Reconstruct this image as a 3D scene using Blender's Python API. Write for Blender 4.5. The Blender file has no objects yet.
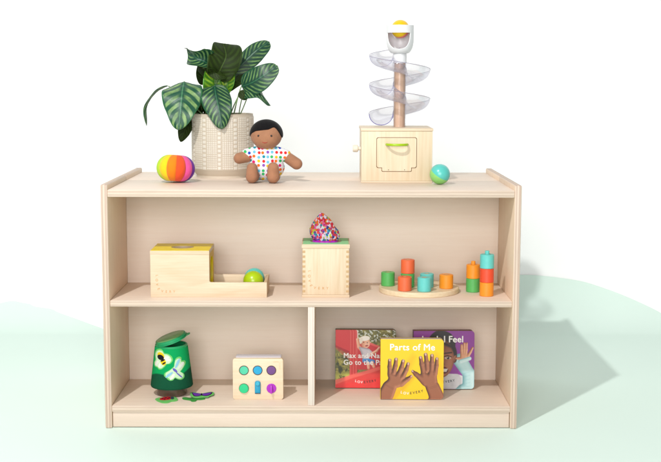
import bpy, bmesh, math, random
import numpy as np
from mathutils import Vector, Matrix, Quaternion
PI = math.pi
random.seed(7)
SC = bpy.context.scene
COL = SC.collection

# ------------------------------------------------------------------ camera model (solved from the shelf's edges)
CAM = Vector((0.04292818, -2.86251719, 0.8502914))
CR = Vector((9.99997258e-01, -8.81945082e-04, 2.16958284e-03))
CU = Vector((-0.00204043, 0.12663739, 0.99194698))
CD = Vector((0.00114959, 0.99194869, -0.12663524))
FPX, IW, IH = 1212.3024, 661.0, 462.0
def ray(x, y): return CD + CR * ((x - IW / 2) / FPX) - CU * ((y - IH / 2) / FPX)
def at(x, y, Y):
    d = ray(x, y); return CAM + d * ((Y - CAM.y) / d.y)
def onz(x, y, z):
    d = ray(x, y); return CAM + d * ((z - CAM.z) / d.z)

# ------------------------------------------------------------------ helpers: objects
def s2l(c):
    return tuple((v / 12.92 if v <= .04045 else ((v + .055) / 1.055) ** 2.4) for v in c)
KA = .785                                                          # photographed colour -> surface colour
def rgb(r, g, b, k=None): return tuple(v * (KA if k is None else k) for v in s2l((r / 255, g / 255, b / 255))) + (1.0,)

def thing(name, label, cat, loc=(0, 0, 0), rot=(0, 0, 0), group=None):
    o = bpy.data.objects.new(name, None); COL.objects.link(o)
    o.empty_display_size = .02
    o.location = loc; o.rotation_euler = rot
    o['label'] = label; o['category'] = cat
    if group: o['group'] = group
    return o
def tag(o, label, cat, group=None):
    o['label'] = label; o['category'] = cat
    if group: o['group'] = group
    return o
def link(name, me, mats, parent=None, loc=None, smooth=None):
    if not isinstance(mats, (list, tuple)): mats = [mats]
    for m in mats: me.materials.append(m)
    o = bpy.data.objects.new(name, me); COL.objects.link(o)
    if parent: o.parent = parent
    if loc is not None: o.location = loc
    if smooth is not None:
        me.polygons.foreach_set('use_smooth', [True] * len(me.polygons))
        if smooth < 3: me.set_sharp_from_angle(angle=smooth)
    return o
def obj(name, bm, mats, parent=None, loc=None, smooth=.6):
    me = bpy.data.meshes.new(name)
    bmesh.ops.recalc_face_normals(bm, faces=bm.faces)
    bm.to_mesh(me); bm.free()
    return link(name, me, mats, parent, loc, smooth)
def structure(o): o['kind'] = 'structure'; return o

# ------------------------------------------------------------------ helpers: meshes
def add_box(bm, x0, x1, y0, y1, z0, z1, bev=0, seg=2):
    r = bmesh.ops.create_cube(bm, size=1, matrix=Matrix.Translation(((x0 + x1) / 2, (y0 + y1) / 2, (z0 + z1) / 2)) @ Matrix.Diagonal((x1 - x0, y1 - y0, z1 - z0, 1)))
    if bev:
        ed = list({e for v in r['verts'] for e in v.link_edges})
        bmesh.ops.bevel(bm, geom=ed, offset=bev, segments=seg, profile=.5, affect='EDGES')
    return bm
def box(*a, **k): return add_box(bmesh.new(), *a, **k)
def face_mats(bm, axis_to_idx):
    for f in bm.faces:
        n = f.normal; a = [abs(n.x), abs(n.y), abs(n.z)]; k = a.index(max(a))
        f.material_index = axis_to_idx[k]
    return bm
def prism(pts, t, plane='XZ', off=0, bev=0, seg=2):
    """closed 2-D outline extruded by t along the remaining axis (towards +)"""
    bm = bmesh.new()
    def P(p, d):
        return {'XZ': (p[0], off + d, p[1]), 'XY': (p[0], p[1], off + d), 'YZ': (off + d, p[0], p[1])}[plane]
    a = [bm.verts.new(P(p, 0)) for p in pts]; b = [bm.verts.new(P(p, t)) for p in pts]
    n = len(pts)
    fa = bm.faces.new(a); fb = bm.faces.new(b[::-1])
    for i in range(n): bm.faces.new((a[i], b[i], b[(i + 1) % n], a[(i + 1) % n]))
    bmesh.ops.recalc_face_normals(bm, faces=bm.faces)
    if bev:
        ed = list(set(fa.edges) | set(fb.edges))
        bmesh.ops.bevel(bm, geom=ed, offset=bev, segments=seg, profile=.5, affect='EDGES')
    return bm
def rrect(x0, x1, y0, y1, r, n=6):
    if not isinstance(r, (tuple, list)): r = (r,) * 4           # order: x1y1, x0y1, x0y0, x1y0
    P = []
    for k, (cx, cy) in enumerate(((x1, y1), (x0, y1), (x0, y0), (x1, y0))):
        rr = r[k]
        if rr <= 0: P.append((cx, cy)); continue
        ox = cx - rr if cx == x1 else cx + rr; oy = cy - rr if cy == y1 else cy + rr
        for i in range(n + 1):
            a = PI / 2 * (k + i / n); P.append((ox + rr * math.cos(a), oy + rr * math.sin(a)))
    return P
def lathe(prof, seg=48, sx=1, sy=1, bm=None, mat=None, cap=True):
    """profile [(r, z)...] turned about z; r = 0 ends close"""
    bm = bm or bmesh.new(); rings = []
    for r, z in prof:
        if r < 1e-7: rings.append([bm.verts.new((0, 0, z))])
        else: rings.append([bm.verts.new((r * sx * math.cos(2 * PI * i / seg), r * sy * math.sin(2 * PI * i / seg), z)) for i in range(seg)])
    for k in range(len(rings) - 1):
        A, B = rings[k], rings[k + 1]
        for i in range(seg):
            j = (i + 1) % seg
            if len(A) == 1 and len(B) == 1: continue
            if len(A) == 1: f = bm.faces.new((A[0], B[i], B[j]))
            elif len(B) == 1: f = bm.faces.new((A[i], A[j], B[0]))
            else: f = bm.faces.new((A[i], A[j], B[j], B[i]))
            if mat: f.material_index = mat[k]
    if cap:
        for R in (rings[0], rings[-1]):
            if len(R) > 1: bm.faces.new(R)
    return bm
def add_tube(bm, pts, rad, seg=10, caps=True):
    pts = [Vector(p) for p in pts]; n = len(pts); rings = []; up = None
    for i, p in enumerate(pts):
        t = (pts[min(i + 1, n - 1)] - pts[max(i - 1, 0)]).normalized()
        if up is None:
            up = Vector((0, 0, 1)) if abs(t.z) < .9 else Vector((0, 1, 0))
        s = t.cross(up).normalized(); up = s.cross(t).normalized()
        r = rad[i] if isinstance(rad, (list, tuple)) else rad
        rings.append([bm.verts.new(p + (s * math.cos(2 * PI * k / seg) + up * math.sin(2 * PI * k / seg)) * r) for k in range(seg)])
    for i in range(n - 1):
        for k in range(seg):
            j = (k + 1) % seg; bm.faces.new((rings[i][k], rings[i][j], rings[i + 1][j], rings[i + 1][k]))
    if caps: bm.faces.new(rings[0][::-1]); bm.faces.new(rings[-1])
    return bm
def add_blob(bm, c, r, rot=None, n=3):
    M = Matrix.Translation(c) @ (rot.to_matrix().to_4x4() if rot else Matrix.Identity(4)) @ Matrix.Diagonal((r[0], r[1], r[2], 1))
    bmesh.ops.create_icosphere(bm, subdivisions=n, radius=1, matrix=M); return bm
def add_limb(bm, a, b, ra, rb):
    a, b = Vector(a), Vector(b); P = []; R = []
    t = (b - a); L = t.length; t.normalize()
    for i in range(7): q = PI / 2 * (1 - i / 6); P.append(a - t * ra * math.sin(q)); R.append(max(ra * math.cos(q), 1e-4))
    for i in range(1, 5): P.append(a.lerp(b, i / 5)); R.append(ra + (rb - ra) * i / 5)
    for i in range(7): q = PI / 2 * i / 6; P.append(b + t * rb * math.sin(q)); R.append(max(rb * math.cos(q), 1e-4))
    return add_tube(bm, P, R, 20)
def remesh(bm, voxel, smooth=6):
    """overlapping closed volumes grown together into one skin"""
    me = bpy.data.meshes.new('tmp'); bm.to_mesh(me); bm.free()
    o = bpy.data.objects.new('tmp', me); COL.objects.link(o)
    m = o.modifiers.new('r', 'REMESH'); m.mode = 'VOXEL'; m.voxel_size = voxel
    s = o.modifiers.new('s', 'SMOOTH'); s.iterations = smooth; s.factor = .5
    dg = bpy.context.evaluated_depsgraph_get()
    r = bpy.data.meshes.new_from_object(o.evaluated_get(dg))
    bpy.data.objects.remove(o); bpy.data.meshes.remove(me)
    return r
def plate_hole(hw, hd, t, hole, seg=96, bm=None):
    """plate 2hw x 2hd (x, y), thickness t up from z=0, with the hole outline hole(angle)->radius; faces: 0 plate, 1 hole wall"""
    bm = bm or bmesh.new()
    A = sorted({round(2 * PI * i / seg, 6) for i in range(seg)} | {round(math.atan2(sy * hd, sx * hw) % (2 * PI), 6) for sx in (1, -1) for sy in (1, -1)})
    L = {k: [] for k in ('ob', 'ot', 'ib', 'it')}
    for a in A:
        c, s = math.cos(a), math.sin(a)
        k = min(hw / abs(c) if abs(c) > 1e-9 else 1e9, hd / abs(s) if abs(s) > 1e-9 else 1e9)
        h = hole(a)
        L['ob'].append(bm.verts.new((k * c, k * s, 0))); L['ot'].append(bm.verts.new((k * c, k * s, t)))
        L['ib'].append(bm.verts.new((h * c, h * s, 0))); L['it'].append(bm.verts.new((h * c, h * s, t)))
    n = len(A)
    for i in range(n):
        j = (i + 1) % n
        bm.faces.new((L['ot'][i], L['ot'][j], L['it'][j], L['it'][i]))
        f = bm.faces.new((L['ob'][i], L['ob'][j], L['ot'][j], L['ot'][i])); f.material_index = 1
        f = bm.faces.new((L['ib'][i], L['ib'][j], L['it'][j], L['it'][i])); f.material_index = 1
        bm.faces.new((L['ob'][i], L['ob'][j], L['ib'][j], L['ib'][i]))
    return bm
def text(name, s, size, m, parent, loc, rot=(PI / 2, 0, 0), bold=0., align='LEFT', spacing=1., depth=.0001):
    cu = bpy.data.curves.new('txt', 'FONT'); cu.body = s; cu.size = size; cu.extrude = depth
    cu.align_x = align; cu.space_character = spacing; cu.resolution_u = 4
    o = bpy.data.objects.new('tmp', cu); COL.objects.link(o)
    me = bpy.data.meshes.new_from_object(o.evaluated_get(bpy.context.evaluated_depsgraph_get()))
    bpy.data.objects.remove(o); bpy.data.curves.remove(cu)
    bm = bmesh.new()
    for k, (dx, dy) in enumerate(((0, 0), (1, 0), (-1, 0), (0, 1), (0, -1)) if bold else ((0, 0),)):   # heavier strokes
        c = me.copy(); c.transform(Matrix.Translation((dx * bold * size, dy * bold * size, k * 2e-5))); bm.from_mesh(c); bpy.data.meshes.remove(c)
    bm.to_mesh(me); bm.free()
    r = link(name, me, m, parent, loc); r.rotation_euler = rot
    return r
def text_on(name, glyphs, size, m, parent, bold=0., y=0., depth=.0001):
    """letters set one by one: glyphs = [(char, x, z, angle)] in the parent's XZ plane; ONE mesh"""
    bm = bmesh.new()
    for ch, x, z, a in glyphs:
        cu = bpy.data.curves.new('txt', 'FONT'); cu.body = ch; cu.size = size; cu.offset = bold * size; cu.extrude = depth; cu.align_x = 'CENTER'
        o = bpy.data.objects.new('tmp', cu); COL.objects.link(o)
        me = bpy.data.meshes.new_from_object(o.evaluated_get(bpy.context.evaluated_depsgraph_get()))
        bpy.data.objects.remove(o); bpy.data.curves.remove(cu)
        me.transform(Matrix.Translation((x, y, z)) @ Matrix.Rotation(-a, 4, 'Y') @ Matrix.Rotation(PI / 2, 4, 'X') @ Matrix.Translation((0, -size * .36, 0)))
        bm.from_mesh(me); bpy.data.meshes.remove(me)
    return obj(name, bm, m, parent, smooth=None)

# ------------------------------------------------------------------ helpers: materials
def nodes(name):
    m = bpy.data.materials.new(name); m.use_nodes = True
    nt = m.node_tree; b = nt.nodes['Principled BSDF']
    return m, nt, b
def N(nt, t, **k):
    n = nt.nodes.new(t)
    for a, v in k.items(): setattr(n, a, v)
    return n
def mth(nt, op, a, b=None, c=None):
    n = N(nt, 'ShaderNodeMath', operation=op)
    for i, v in enumerate((a, b, c)):
        if v is None: continue
        if isinstance(v, (int, float)): n.inputs[i].default_value = v
        else: nt.links.new(v, n.inputs[i])
    return n.outputs[0]
def mix(nt, f, a, b):
    n = N(nt, 'ShaderNodeMix', data_type='RGBA')
    for s, v in ((n.inputs[0], f), (n.inputs[6], a), (n.inputs[7], b)):
        if isinstance(v, (tuple, list, float, int)): s.default_value = v
        else: nt.links.new(v, s)
    return n.outputs[2]
def ramp(nt, fac, stops, interp='LINEAR'):
    n = N(nt, 'ShaderNodeValToRGB'); cr = n.color_ramp; cr.interpolation = interp
    while len(cr.elements) < len(stops): cr.elements.new(.5)
    for e, (p, c) in zip(cr.elements, stops): e.position = p; e.color = c
    nt.links.new(fac, n.inputs[0]); return n.outputs[0]
def coords(nt, scale=(1, 1, 1), out='Object'):
    tc = N(nt, 'ShaderNodeTexCoord'); mp = N(nt, 'ShaderNodeMapping'); mp.inputs['Scale'].default_value = scale
    nt.links.new(tc.outputs[out], mp.inputs[0]); return mp.outputs[0]
def noise(nt, vec, scale, detail=4, rough=.55, dist=0):
    n = N(nt, 'ShaderNodeTexNoise'); n.inputs['Scale'].default_value = scale; n.inputs['Detail'].default_value = detail
    n.inputs['Roughness'].default_value = rough; n.inputs['Distortion'].default_value = dist
    nt.links.new(vec, n.inputs['Vector']); return n.outputs[0]
def bump(nt, b, h, strength=.3, dist=.001):
    n = N(nt, 'ShaderNodeBump'); n.inputs['Strength'].default_value = strength; n.inputs['Distance'].default_value = dist
    nt.links.new(h, n.inputs['Height']); nt.links.new(n.outputs[0], b.inputs['Normal'])
def plain(name, c, rough=.5, var=.06, nscale=60, bmp=0., bscale=400, sheen=0., spec=.5):
    m, nt, b = nodes(name); v = coords(nt)
    k = noise(nt, v, nscale, 3)
    lo = tuple(x * (1 - var) for x in c[:3]) + (1,); hi = tuple(min(1, x * (1 + var)) for x in c[:3]) + (1,)
    nt.links.new(ramp(nt, k, [(.3, lo), (.7, hi)]), b.inputs['Base Color'])
    b.inputs['Roughness'].default_value = rough; b.inputs['Specular IOR Level'].default_value = spec
    if sheen: b.inputs['Sheen Weight'].default_value = sheen
    if bmp: bump(nt, b, noise(nt, v, bscale, 3), bmp, .0006)
    return m
def wood(name, light, dark, axis='X', fine=1., figure=.5, rough=.5):
    """birch: fine streaks along the grain and a slow figure across it"""
    m, nt, b = nodes(name)
    sc = {'X': (3, 70, 70), 'Y': (70, 3, 70), 'Z': (70, 70, 3)}[axis]
    s2 = {'X': (1.5, 9, 9), 'Y': (9, 1.5, 9), 'Z': (9, 9, 1.5)}[axis]
    k1 = noise(nt, coords(nt, tuple(v * fine for v in sc)), 2.0, 5, .6)
    k2 = noise(nt, coords(nt, s2), 1.2, 3, .5, .6)
    band = mth(nt, 'SINE', mth(nt, 'MULTIPLY', k2, 42.0))
    band = mth(nt, 'MULTIPLY_ADD', band, .5 * figure * .35, .5)
    k = mth(nt, 'ADD', mth(nt, 'MULTIPLY', k1, .65), mth(nt, 'MULTIPLY', band, .35))
    flecks = noise(nt, coords(nt, tuple(v * 4 for v in sc)), 2.5, 2, .5)
    fl = ramp(nt, flecks, [(.62, (0, 0, 0, 1)), (.74, (1, 1, 1, 1))])
    c = ramp(nt, k, [(.30, dark), (.62, light)])
    c = mix(nt, mth(nt, 'MULTIPLY', fl, .14), c, tuple(x * .82 for x in dark[:3]) + (1,))
    nt.links.new(c, b.inputs['Base Color'])
    b.inputs['Roughness'].default_value = rough
    bump(nt, b, k1, .12, .0004)
    return m
def ply(name, axis, t, light, dark):
    """plywood edge: glue-line stripes across the thickness, streaks along it"""
    m, nt, b = nodes(name)
    tc = N(nt, 'ShaderNodeTexCoord'); sp = N(nt, 'ShaderNodeSeparateXYZ'); nt.links.new(tc.outputs['Object'], sp.inputs[0])
    x = mth(nt, 'MULTIPLY_ADD', sp.outputs['XYZ'.index(axis)], 1 / t, .5)
    al = {'X': (300, 8, 8), 'Z': (8, 8, 300)}[axis]
    n1 = noise(nt, coords(nt, al), 1.5, 4, .6)
    x = mth(nt, 'ADD', x, mth(nt, 'MULTIPLY_ADD', noise(nt, coords(nt, tuple(9 for _ in al)), 1, 2), .06, -.03))
    st = ramp(nt, x, [(0, light), (.14, light), (.19, dark), (.34, dark), (.38, light), (.58, light), (.63, dark), (.80, dark), (.86, light), (1, light)])
    dk = tuple(v * .72 for v in dark[:3]) + (1,)
    c = mix(nt, mth(nt, 'MULTIPLY', ramp(nt, n1, [(.5, (0, 0, 0, 1)), (.75, (1, 1, 1, 1))]), .45), st, dk)
    nt.links.new(c, b.inputs['Base Color']); b.inputs['Roughness'].default_value = .6
    return m
def vcol(name, rough=.4, spec=.4, bmp=0.):
    m, nt, b = nodes(name)
    a = N(nt, 'ShaderNodeAttribute', attribute_name='Col'); nt.links.new(a.outputs[0], b.inputs['Base Color'])
    b.inputs['Roughness'].default_value = rough; b.inputs['Specular IOR Level'].default_value = spec
    if bmp: bump(nt, b, noise(nt, coords(nt), 900, 2), bmp, .0005)
    return m

BL, BD = rgb(246, 227, 209), rgb(239, 217, 197)
W_X = wood('birch_face_x', BL, BD, 'X')
W_Y = wood('birch_face_y', BL, BD, 'Y')
W_Z = wood('birch_face_z', rgb(252, 228, 202), rgb(244, 216, 186), 'Z')
W_K = wood('birch_kick', rgb(232, 212, 195), rgb(224, 202, 184), 'X')
W_BACK = wood('birch_back_panel', rgb(250, 234, 219), rgb(246, 227, 210), 'X', 1, .08)
TOYW = wood('toy_beech', rgb(236, 214, 185), rgb(221, 193, 157), 'X', 1.6, .8)
TOYZ = wood('toy_beech_upright', rgb(236, 214, 185), rgb(221, 193, 157), 'Z', 1.6, .8)
TOYEND = wood('toy_end_grain', rgb(226, 196, 156), rgb(200, 165, 122), 'Y', 2, .5)
TRIM = wood('toy_trim', rgb(234, 210, 180), rgb(216, 186, 150), 'X', 1.6, .4)
DOWEL = wood('dowel', rgb(238, 202, 172), rgb(218, 174, 142), 'Z', 2.2, .7)
PLUG = plain('plug_wood', rgb(214, 176, 126), .6, .12, 200)
YEL = plain('yellow_paint', rgb(255, 226, 8), .42, .03)
DARK = plain('dark_gap', rgb(70, 52, 40), .8)
BRAND = plain('engraved_letters', rgb(218, 160, 96), .7)
GLOSSY = dict(rough=.28, var=.02)
TEAL = plain('teal_paint', rgb(96, 208, 198), **GLOSSY)
LIME = plain('lime_paint', rgb(178, 208, 18), **GLOSSY)
BGREEN = plain('soft_green_paint', rgb(150, 220, 120), **GLOSSY)

# ------------------------------------------------------------------ the setting
YW, RC = 1.29, .22                                                # a seamless backdrop: floor, wide cove, wall
Y0 = YW - RC
MINT = plain('mint_paint', rgb(218, 236, 227, 1), .75, .004, 3, spec=.1)
WHITE = plain('white_paint', rgb(253, 253, 253, 1), .8, .004, 3, spec=.1)
def sweep(q, d=0.):
    """point of the sweep's section at arc length q past the start of the cove, d in front of the surface"""
    if q <= 0: return (Y0 + q, d)
    if q < PI * RC / 2: a = q / RC; return (Y0 + (RC - d) * math.sin(a), RC - (RC - d) * math.cos(a))
    return (YW - d, RC + q - PI * RC / 2)
def hit(x, y):
    """where the line of sight through a photo pixel meets the sweep: (X, arc length)"""
    d = ray(x, y); lo, hi = 0., 12.
    for _ in range(60):
        t = (lo + hi) / 2; p = CAM + d * t
        h = 0 if p.y < Y0 else (RC - math.sqrt(max(RC * RC - (p.y - Y0) ** 2, 0)) if p.y < YW else 99)
        if p.y >= YW or p.z < h: hi = t
        else: lo = t
    p = CAM + d * lo
    return p.x, (p.y - Y0 if p.y < Y0 else RC * math.asin(min(1, (p.y - Y0) / RC)) if p.z < RC else PI * RC / 2 + p.z - RC)
def sheet(name, xs, top, d, m):
    bm = bmesh.new(); G = []; nq = 60
    for x in xs:
        qt = top(x); q1 = min(qt, .6); Q = [-10, -4, -2, -1, -.5, -.2] + [-.1 + (q1 + .1) * (k / nq) for k in range(nq + 1)] + ([qt] if qt > q1 else [])
        G.append([bm.verts.new((x, *sweep(q, d))) for q in Q])
    for i in range(len(G) - 1):
        for j in range(len(G[0]) - 1): bm.faces.new((G[i][j], G[i + 1][j], G[i + 1][j + 1], G[i][j + 1]))
    return structure(obj(name, bm, m, smooth=3))
sheet('backdrop', [-9, -4, -2, 0, 2, 4, 9], lambda x: 5.0, -.004, WHITE)
def hill(P):
    out = []
    for i in range(len(P) - 1):                                   # Catmull-Rom through the painted outline
        p0, p1, p2, p3 = P[max(i - 1, 0)], P[i], P[i + 1], P[min(i + 2, len(P) - 1)]
        for k in range(10):
            t = k / 10
            out.append(hit(*[.5 * ((2 * p1[j]) + (-p0[j] + p2[j]) * t + (2 * p0[j] - 5 * p1[j] + 4 * p2[j] - p3[j]) * t * t + (-p0[j] + 3 * p1[j] - 3 * p2[j] + p3[j]) * t ** 3) for j in (0, 1)]))
    out.sort(); return [v[0] for v in out], [v[1] for v in out]
HL = hill([(-110, 345), (-60, 322), (-25, 309), (0, 303.3), (8, 301.4), (15, 301.2), (23, 303), (30, 304), (34, 306.4), (40, 307.3), (52, 309.2), (58, 312.3), (75, 318.4), (90, 324), (104, 329), (125, 337)])
HR = hill([(300, 340), (330, 318), (380, 298), (430, 285), (480, 277.3), (511, 275.2), (530, 275), (550, 276.6), (580, 281), (600, 286.8), (620, 294), (640, 302.6), (661, 313), (690, 331), (715, 348)])
def mint_top(x):
    return max(.05, float(np.interp(x, *HL, left=0, right=0)), float(np.interp(x, *HR, left=0, right=0)))
sheet('floor', [-9, -5, -3] + [-2.4 + .012 * k for k in range(401)] + [3, 5, 9], mint_top, 0., MINT)

# ------------------------------------------------------------------ the shelf
T, H, ZT, TB, ZM, ZB, D1, INS, TB2 = .0165, .5944, .5823, .0172, .3145, .0557, .2735, .0047, .0147
PV = ply('ply_edge_upright', 'X', T, rgb(228, 206, 187), rgb(204, 178, 160))
PH = ply('ply_edge_level', 'Z', TB, rgb(229, 208, 189), rgb(211, 188, 169))
PD = ply('ply_edge_divider', 'X', .0155, rgb(238, 226, 214), rgb(226, 210, 198))
shelf = thing('toy_shelf', 'wide low birch plywood shelf with three open compartments standing on the mint floor', 'shelf')
def board(name, x0, x1, y0, y1, z0, z1, ax, mats, bev=.0016, seg=2):
    c = ((x0 + x1) / 2, (y0 + y1) / 2, (z0 + z1) / 2); h = ((x1 - x0) / 2, (y1 - y0) / 2, (z1 - z0) / 2)
    bm = box(-h[0], h[0], -h[1], h[1], -h[2], h[2], bev=bev, seg=seg); bm.normal_update()
    face_mats(bm, ax); return obj(name, bm, mats, shelf, c)
I = .5 - T; g = .0002
for y0, y1 in ((0, D1 - .0012), (D1 + .0012, .544)):
    for s in (-1, 1):
        a, b = sorted((s * .5, s * I))
        board('side_panel', a, b, y0, y1, 0, H, (0, 1, 1), [W_Z, PV], .0034, 3)
    board('top_board', -I + g, I - g, y0 + .001, y1 - .0002, ZT - TB, ZT, (0, 1, 0), [W_X, PH])
board('back_panel', -I + g, I - g, D1 - .0085, D1 - .0005, .005, ZT - TB - g, (0, 0, 0), [W_BACK], .0005)
board('shelf_board', -I + g, I - g, INS, D1 - .0088, ZM - TB2, ZM, (0, 1, 0), [W_X, PH])
board('bottom_board', -I + g, I - g, .001, D1 - .0088, ZB - TB2, ZB, (0, 1, 0), [W_X, PH])
xd0, xd1 = at(308.0, 400, .005).x, at(314.5, 400, .005).x
board('divider', xd0, xd1, .006, D1 - .0088, ZB + g, ZM - TB2 - g, (0, 1, 1), [W_Z, PD], .001)
board('kick_board', -I + .0015, I - .0015, .006, .02, .002, ZB - TB2 - g, (0, 0, 0), [W_K], .001)
for z0, z1 in ((ZB - TB2, ZB), (ZM - TB2, ZM)):
    board('shelf_board' if z0 > .1 else 'bottom_board', -I + g, I - g, D1 + .002, .54, z0, z1, (0, 1, 0), [W_X, PH])

# ------------------------------------------------------------------ soft segmented ball
p = onz(175.3, 182.6, ZT)
fab = [plain('felt_' + n, rgb(*c), .9, .04, 90, .5, 700, sheen=.15, spec=.15) for n, c in
       (('yellow', (250, 218, 40)), ('orange', (247, 140, 28)), ('coral', (240, 88, 45)), ('pink', (240, 90, 160)), ('purple', (110, 50, 160)), ('blue', (60, 120, 200)), ('aqua', (70, 200, 190)), ('lime', (190, 225, 60)))]
ballT = thing('fabric_ball', 'soft felt ball sewn from yellow, orange, coral and pink segments', 'ball', (p.x, p.y + .012, ZT + .0355))
ballT.rotation_euler = (-.10, .07, 0)
for k in range(11):
    bm = bmesh.new(); w = 2 * PI / 11; a0 = -PI / 2 - math.radians(57) + k * w
    nu, nv = 14, 30; G = []
    for j in range(nv + 1):
        q = PI * j / nv; row = []
        for i in range(nu + 1):
            u = i / nu; a = a0 + u * w
            lobe = .90 + .10 * math.sin(PI * u) ** .55
            r = .0490 * math.sin(q) ** .82 * lobe; z = .0362 * math.cos(q) * (1 - .10 * math.exp(-(math.sin(q) / .3) ** 2))
            row.append(bm.verts.new((r * math.cos(a), r * math.sin(a), z)))
        G.append(row)
    for j in range(nv):
        for i in range(nu): bm.faces.new((G[j][i], G[j][i + 1], G[j + 1][i + 1], G[j + 1][i]))
    bmesh.ops.remove_doubles(bm, verts=bm.verts, dist=1e-6)
    obj('segment', bm, fab[(0, 1, 2, 3, 4, 5, 6, 7, 0, 6, 7)[k]], ballT, smooth=3)

# ------------------------------------------------------------------ planter and plant
pc = Vector((onz(221, 178.3, ZT).x, .395, ZT)); RP, HP = .0825, .167
pot = thing('plant_pot', 'cream ceramic planter with a raised grid pattern on the shelf top', 'planter', pc)
nt_, nz_ = 600, 150
th = np.linspace(0, 2 * PI, nt_, endpoint=False); zz = np.linspace(0, 1, nz_)
TH, ZZ = np.meshgrid(th, zz)
zm = ZZ * HP
base = np.where(zm < .020, .0705 + (RP - .0725) * np.clip((zm - .006) / .014, 0, 1) ** .8, RP - .0015 * np.exp(-((zm - .020) / .002) ** 2))
base = np.where(zm > HP - .004, RP - .0012, base)
a = (TH * 12 / (2 * PI) + .18) % 1
inpat = (zm > .0235) & (zm < HP - .007)
rect = (a > .02) & (a < .24) & ((zm / .0114) % 1 < .68)
sub = ((a - .29) / .68 * 5)
dots = (a > .29) & (a < .97) & ((sub % 1) > .28) & ((zm / .0057) % 1 > .32)
hgt = np.where(inpat & (rect | dots), 1., 0.)
hgt = (hgt + np.roll(hgt, 1, 1) + np.roll(hgt, -1, 1) + np.roll(hgt, 1, 0) + np.roll(hgt, -1, 0)) / 5
R = base + hgt * .0009
V = np.stack([R * np.cos(TH), R * np.sin(TH), zm], -1).reshape(-1, 3)
F = []
for j in range(nz_ - 1):
    for i in range(nt_):
        k = (i + 1) % nt_; F.append((j * nt_ + i, j * nt_ + k, (j + 1) * nt_ + k, (j + 1) * nt_ + i))
me = bpy.data.meshes.new('pot'); me.from_pydata(V.tolist(), [], F)
lo, hi = np.array(rgb(205, 190, 169)), np.array(rgb(233, 225, 212))
cc = lo[None, None] + (hi - lo)[None, None] * (hgt * .85 + .08 + .10 * ((zm > HP - .008) | (zm < .022)))[..., None].clip(0, 1)
at_ = me.color_attributes.new('Col', 'FLOAT_COLOR', 'POINT'); at_.data.foreach_set('color', cc.reshape(-1).astype(np.float32))
link('vessel', me, vcol('pot_glaze', .5, .4, .1), pot, smooth=.8)
obj('rim', lathe([(RP - .001, HP - .0002), (RP - .0006, HP + .001), (RP - .0025, HP + .002), (RP - .0055, HP + .0012), (RP - .0062, HP - .03), (RP - .0062, HP - .05)], 96, cap=False), plain('pot_rim', rgb(205, 190, 168), .55), pot)
soil = lathe([(0, HP - .026), (.03, HP - .024), (RP - .0065, HP - .028)], 64, cap=False)
obj('soil', soil, plain('potting_soil', rgb(48, 36, 28), .95, .4, 150, 1, 300), pot)

def leaf_mat(name, dark, pale, rib, edge, freq=6., rough=.42, trans=.0, spec=.45, thr=.42):
    m, nt, b = nodes(name)
    uv = N(nt, 'ShaderNodeTexCoord').outputs['UV']; sp = N(nt, 'ShaderNodeSeparateXYZ'); nt.links.new(uv, sp.inputs[0])
    wob = mth(nt, 'MULTIPLY_ADD', noise(nt, coords(nt), 60, 3), .10, -.05)
    s = mth(nt, 'ABSOLUTE', mth(nt, 'MULTIPLY_ADD', sp.outputs[0], 2, -1))
    t = sp.outputs[1]
    bend = mth(nt, 'MULTIPLY', mth(nt, 'POWER', s, 1.25), .24)
    q = mth(nt, 'ADD', mth(nt, 'SUBTRACT', t, bend), mth(nt, 'MULTIPLY', wob, .35))
    st = mth(nt, 'SINE', mth(nt, 'MULTIPLY', q, freq * 2 * PI))
    st = ramp(nt, mth(nt, 'MULTIPLY_ADD', st, .5, .5), [(thr, (0, 0, 0, 1)), (thr + .22, (1, 1, 1, 1))])
    inner = ramp(nt, s, [(.08, (0, 0, 0, 1)), (.28, (1, 1, 1, 1)), (.84, (1, 1, 1, 1)), (.95, (0, 0, 0, 1))])
    blot = ramp(nt, noise(nt, coords(nt), 45, 4), [(.32, (.35, .35, .35, 1)), (.6, (1, 1, 1, 1))])
    f = mth(nt, 'MULTIPLY', mth(nt, 'MULTIPLY', st, inner), blot)
    c = mix(nt, f, dark, pale)
    mg = ramp(nt, mth(nt, 'ADD', s, wob), [(.90, (0, 0, 0, 1)), (.97, (1, 1, 1, 1))]); c = mix(nt, mg, c, edge)
    rb = ramp(nt, s, [(.018, (1, 1, 1, 1)), (.04, (0, 0, 0, 1))]); c = mix(nt, rb, c, rib)
    # fine lateral veins
    fv = mth(nt, 'SINE', mth(nt, 'MULTIPLY', q, freq * 10 * PI)); c = mix(nt, mth(nt, 'MULTIPLY_ADD', fv, .06, .06), c, dark)
    nt.links.new(c, b.inputs['Base Color']); b.inputs['Roughness'].default_value = rough
    b.inputs['Specular IOR Level'].default_value = spec
    bump(nt, b, mth(nt, 'ADD', fv, noise(nt, coords(nt), 200, 2)), .09, .0005)
    if trans: b.inputs['Subsurface Weight'].default_value = trans; b.inputs['Subsurface Radius'].default_value = (.004, .006, .001); b.inputs['Subsurface Scale'].default_value = .6
    return m
LEAF = leaf_mat('striped_leaf', rgb(24, 82, 58), rgb(140, 176, 106), rgb(72, 134, 92), rgb(48, 112, 66))
LEAFD = leaf_mat('deep_striped_leaf', rgb(18, 66, 48), rgb(116, 156, 92), rgb(56, 116, 78), rgb(40, 100, 60), 9, thr=.52)
UNDER = leaf_mat('leaf_underside', rgb(34, 48, 14), rgb(48, 68, 20), rgb(66, 90, 34), rgb(48, 70, 24), 8, .55, 0, .15)
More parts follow.
